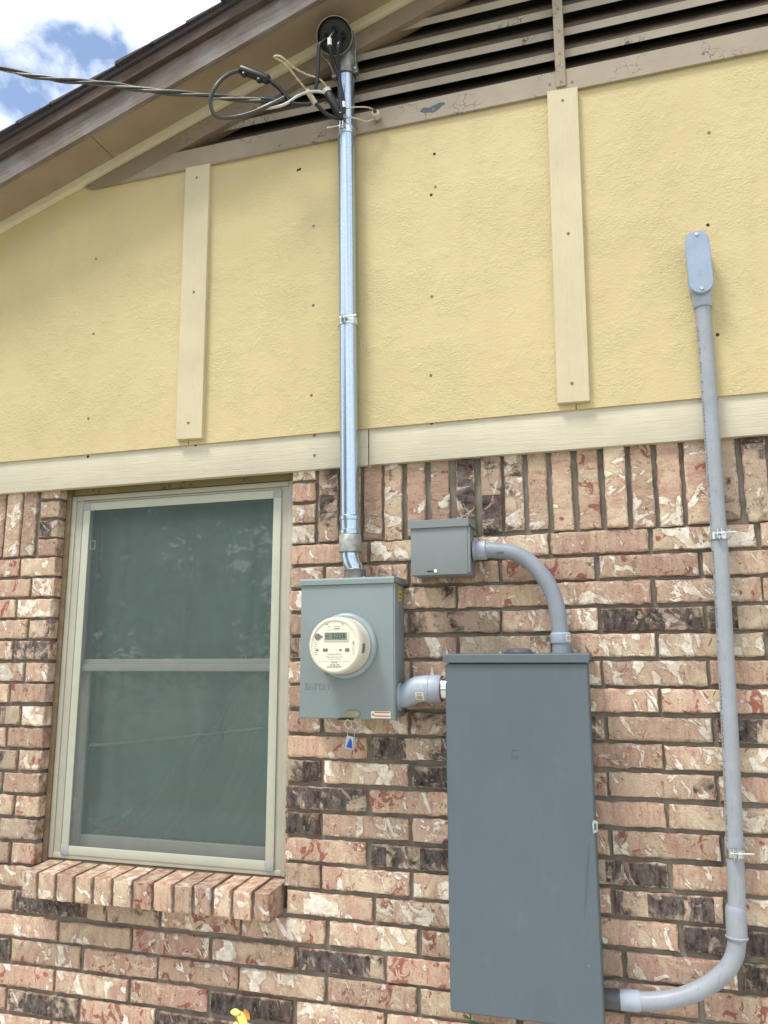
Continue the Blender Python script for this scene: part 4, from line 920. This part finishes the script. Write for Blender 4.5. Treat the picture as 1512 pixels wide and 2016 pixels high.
wrap_label(EC, (-.2355, Y, 0), .0315, 1.660, 1.680, rad(35), rad(70), 'z')
for q in range(12): wrap_label(EC, (0, Y, 1.9475), .0256, -.424+q*.0021, -.424+q*.0021+(.0014 if q % 3 else .0008), rad(-28), rad(-8), 'x', PRINT, False, 'print_mark')
for q in range(20): wrap_label(EC, (-.2375, Y, 0), .0257, 1.695+q*.0050, 1.695+q*.0050+.0028, rad(-66), rad(-56), 'z', PRINT, False, 'print_mark') if q < 5 else None

# right-hand conduit with access body above and elbow below
RCN = thing('wall_conduit', 'long grey plastic conduit running up the right side to access body', 'conduit', (.20, -.045, .66))
Y = -.046; CR = .0232
CP = [(.2435, 2.70), (.2430, 2.434), (.2392, 2.083), (.2378, 1.868), (.2300, 1.530), (.2248, 1.318), (.2190, 1.154), (.2130, .993), (.2085, .90)]
def cxz(z):
    for (x0, z0), (x1, z1) in zip(CP, CP[1:]):
        if z <= z0 and z >= z1: return x0+(x1-x0)*(z0-z)/(z0-z1)
    return CP[0][0] if z > CP[0][1] else CP[-1][0]
tube('pipe', catmull([(x, Y, z) for x, z in CP], 5), CR, PVC, RCN, 32)
lathe('socket', [(0, .0295), (.004, .0305), (.006, .0275), (.070, .0275), (.078, .0262), (.084, .0236)], (.2045, Y, .8535), (.028, 0, 1), PVC, RCN, 32)
tube('elbow', [(.2055, Y, .862), (.2030, Y, .842), (.1960, Y, .811), (.1780, Y, .778), (.1520, Y, .750), (.1220, Y, .7265), (.0880, Y, .706), (.0500, Y, .689), (.0120, Y, .677), (-.0250, Y, .6695), (-.0600, Y, .666), (-.0960, Y, .6645)], .0242, PVC, RCN, 30, curve=3)
tube('elbow_socket', [(-.058, Y, .6662), (-.064, Y, .6658), (-.112, Y, .664), (-.1125, Y, .664)], [.0245, .0275, .0275, .026], PVC_F, RCN, 30)
tube('adapter', [(-.112, Y, .664), (-.158, Y, .663)], .0262, PVC_BK, RCN, 30)
for z in (1.966, 1.076): strap(RCN, (cxz(z), Y, z), CR, .022, 1)
# printed legend along the pipe and the installer's tick marks
for q in range(150):
    z = 2.62-q*.0105
    if R.random() < .75 and not (1.93 < z < 2.0 or 1.05 < z < 1.10): wrap_label(RCN, (cxz(z), Y, 0), CR+.0003, z, z+R.uniform(.003, .007), rad(-63), rad(-53+R.uniform(-3, 3)), 'z', PRINT, False, 'print_mark')
# access (conduit) body with oval cover
def stadium(cx, cz, hw, hh, n=10):
    P = []
    for i in range(n+1): a = math.pi*i/n; P.append((cx+hw*math.cos(a), cz+hh-hw+hw*math.sin(a)))
    for i in range(n+1): a = math.pi+math.pi*i/n; P.append((cx+hw*math.cos(a), cz-hh+hw+hw*math.sin(a)))
    return P
def sheared(P, cz, k=-.02): return [(x-(z-cz)*k*-1, z) for x, z in P]
bcx, bcz = .2400, 2.829
prism('access_body', sheared(stadium(bcx, bcz-.004, .0335, .105), bcz), -.080, -.024, PVC_F, RCN, .004)
cv = prism('access_cover', sheared(stadium(bcx, bcz, .0362, .106), bcz), -.0865, -.0803, pvc_mat('pvc_cover', (.30, .37, .48)), RCN, .0022)
for z in (bcz+.093, bcz-.090): lathe('cover_screw', [(0, .0058), (.003, .0052), (.0035, .0028), (.0015, .002)], (bcx+(z-bcz)*-.02, -.0865, z), (0, -1, 0), ZINC, cv, 12)
for za, zb, xa, xb in ((2.797, 2.799, .234, .247), (2.790, 2.792, .234, .245), (2.783, 2.785, .234, .243)): box('embossed_mark', xa, xb, -.0871, -.0864, za, zb, PVC_F, cv)
lathe('body_socket', [(0, .0265), (.003, .0285), (.040, .0285), (.046, .030)], (.2436, Y, 2.690), (-.01, 0, 1), PVC_F, RCN, 30)

# ---------------------------------------------------------------- plants at the foot of the wall
fw = thing('yellow_flower', 'yellow and orange blossom in front of the bricks below the sill', 'flower', (-1.215, -.20, -.02))
tube('stem', [(-1.205, -.22, -.02), (-1.21, -.215, .25), (-1.212, -.20, .50), (-1.214, -.20, .535)], .0025, LEAFM, fw, 7, curve=6)
def petal(name, mat, parent, o, d, wdir, ln, wd, cup=.25):
    o = Vector(o); d = Vector(d).normalized(); wv_ = Vector(wdir).normalized(); nn = d.cross(wv_).normalized(); V = []; F = []; k = 6
    for i in range(k+1):
        t = i/k; h = wd*math.sin(math.pi*(t*.86+.07))**.8; c = o+d*ln*t+nn*(cup*ln*t*t)
        V += [tuple(c-wv_*h+nn*h*.35), tuple(c-nn*h*.05), tuple(c+wv_*h+nn*h*.35)]
    for i in range(k):
        for q in range(2): a = i*3+q; F.append((a, a+1, a+4, a+3))
    return link(name, pydata(V, F), mat, parent, 80)
petal('petal', PETAL, fw, (-1.222, -.205, .562), (.85, -.1, -.35), (.3, -.1, 1), .046, .019)
petal('petal', PETAL, fw, (-1.212, -.210, .566), (-.9, -.1, -.12), (-.1, .1, 1), .034, .010)
petal('petal', PETAL, fw, (-1.228, -.212, .538), (.6, -.2, -.55), (.5, 0, .7), .036, .015)
petal('petal', PETALO, fw, (-1.236, -.200, .552), (.95, 0, -.35), (.1, -.1, 1), .052, .009)
petal('petal', PETALO, fw, (-1.205, -.196, .570), (.5, .1, -.6), (.6, 0, .6), .030, .009)
pl = thing('green_sprig', 'tiny green leafy sprig under the breaker panel corner', 'plant', (-.54, -.05, -.02))
tube('stem', [(-.53, -.06, -.02), (-.54, -.055, .3), (-.542, -.05, .575)], .002, LEAFM, pl, 6, curve=5)
for o, d in (((-.542, -.052, .565), (-.8, -.3, .35)), ((-.541, -.052, .560), (.9, -.3, .2)), ((-.542, -.052, .555), (.3, -.5, -.6)), ((-.542, -.054, .53), (-.7, -.5, -.4))): petal('leaf', LEAFM, pl, o, d, (0, -.4, 1), .024, .006, .15)

# ---------------------------------------------------------------- yard trees facing the wall (mirrored in the panes)
def tree(loc, h, spread, seed, label):
    rg = random.Random(seed); t = thing('yard_tree', label, 'tree', loc, 'yard trees mirrored in the window'); x0, y0, z0 = loc
    tips = []; bm = bmesh.new()
    add_tube(bm, catmull([(x0, y0, z0-.2), (x0+.1, y0, z0+h*.25), (x0-.05, y0+.1, z0+h*.5), (x0, y0, z0+h*.75)], 4), [.20-.012*i for i in range(13)], 9)
    for i in range(20):
        a = rg.uniform(0, 6.28); zz = z0+h*rg.uniform(.14, .66); e = Vector((x0+math.cos(a)*spread*rg.uniform(.4, .95), y0+math.sin(a)*spread*rg.uniform(.4, .95), zz+h*rg.uniform(.08, .28)))
        s = Vector((x0, y0, zz)); mid = s.lerp(e, .5)+Vector((0, 0, .25)); add_tube(bm, catmull([s, mid, e], 4), [.07-.007*q for q in range(9)], 6); tips += [e, mid.lerp(e, .5)]
    link('trunk', bm_mesh(bm), BARK, t, 60)
    V = []; F = []
    for c in tips+[Vector((x0, y0, z0+h*.85))]:
        rr = spread*rg.uniform(.28, .45)
        for q in range(260):
            d = Vector((rg.gauss(0, 1), rg.gauss(0, 1), rg.gauss(0, .75))); d = d.normalized()*rr*rg.random()**.45; p = c+d
            u = Vector((rg.uniform(-1, 1), rg.uniform(-1, 1), rg.uniform(-.5, .5))).normalized(); v = u.cross(Vector((rg.uniform(-1, 1), rg.uniform(-1, 1), 1))).normalized(); s = rg.uniform(.07, .15); k = len(V)
            V += [tuple(p-u*s), tuple(p+v*s*.5), tuple(p+u*s), tuple(p-v*s*.5)]; F.append((k, k+1, k+2, k+3))
    link('crown', pydata(V, F), TREEL, t)
tree((-6.4, -8.6, 0), 6.6, 3.1, 3, 'leafy yard tree mirrored in the upper window pane')
tree((-10.2, -10.0, 0), 7.4, 3.5, 5, 'leafy yard tree further left mirrored in the window')

for o in bpy.data.objects:
    if '_at' in o: del o['_at']
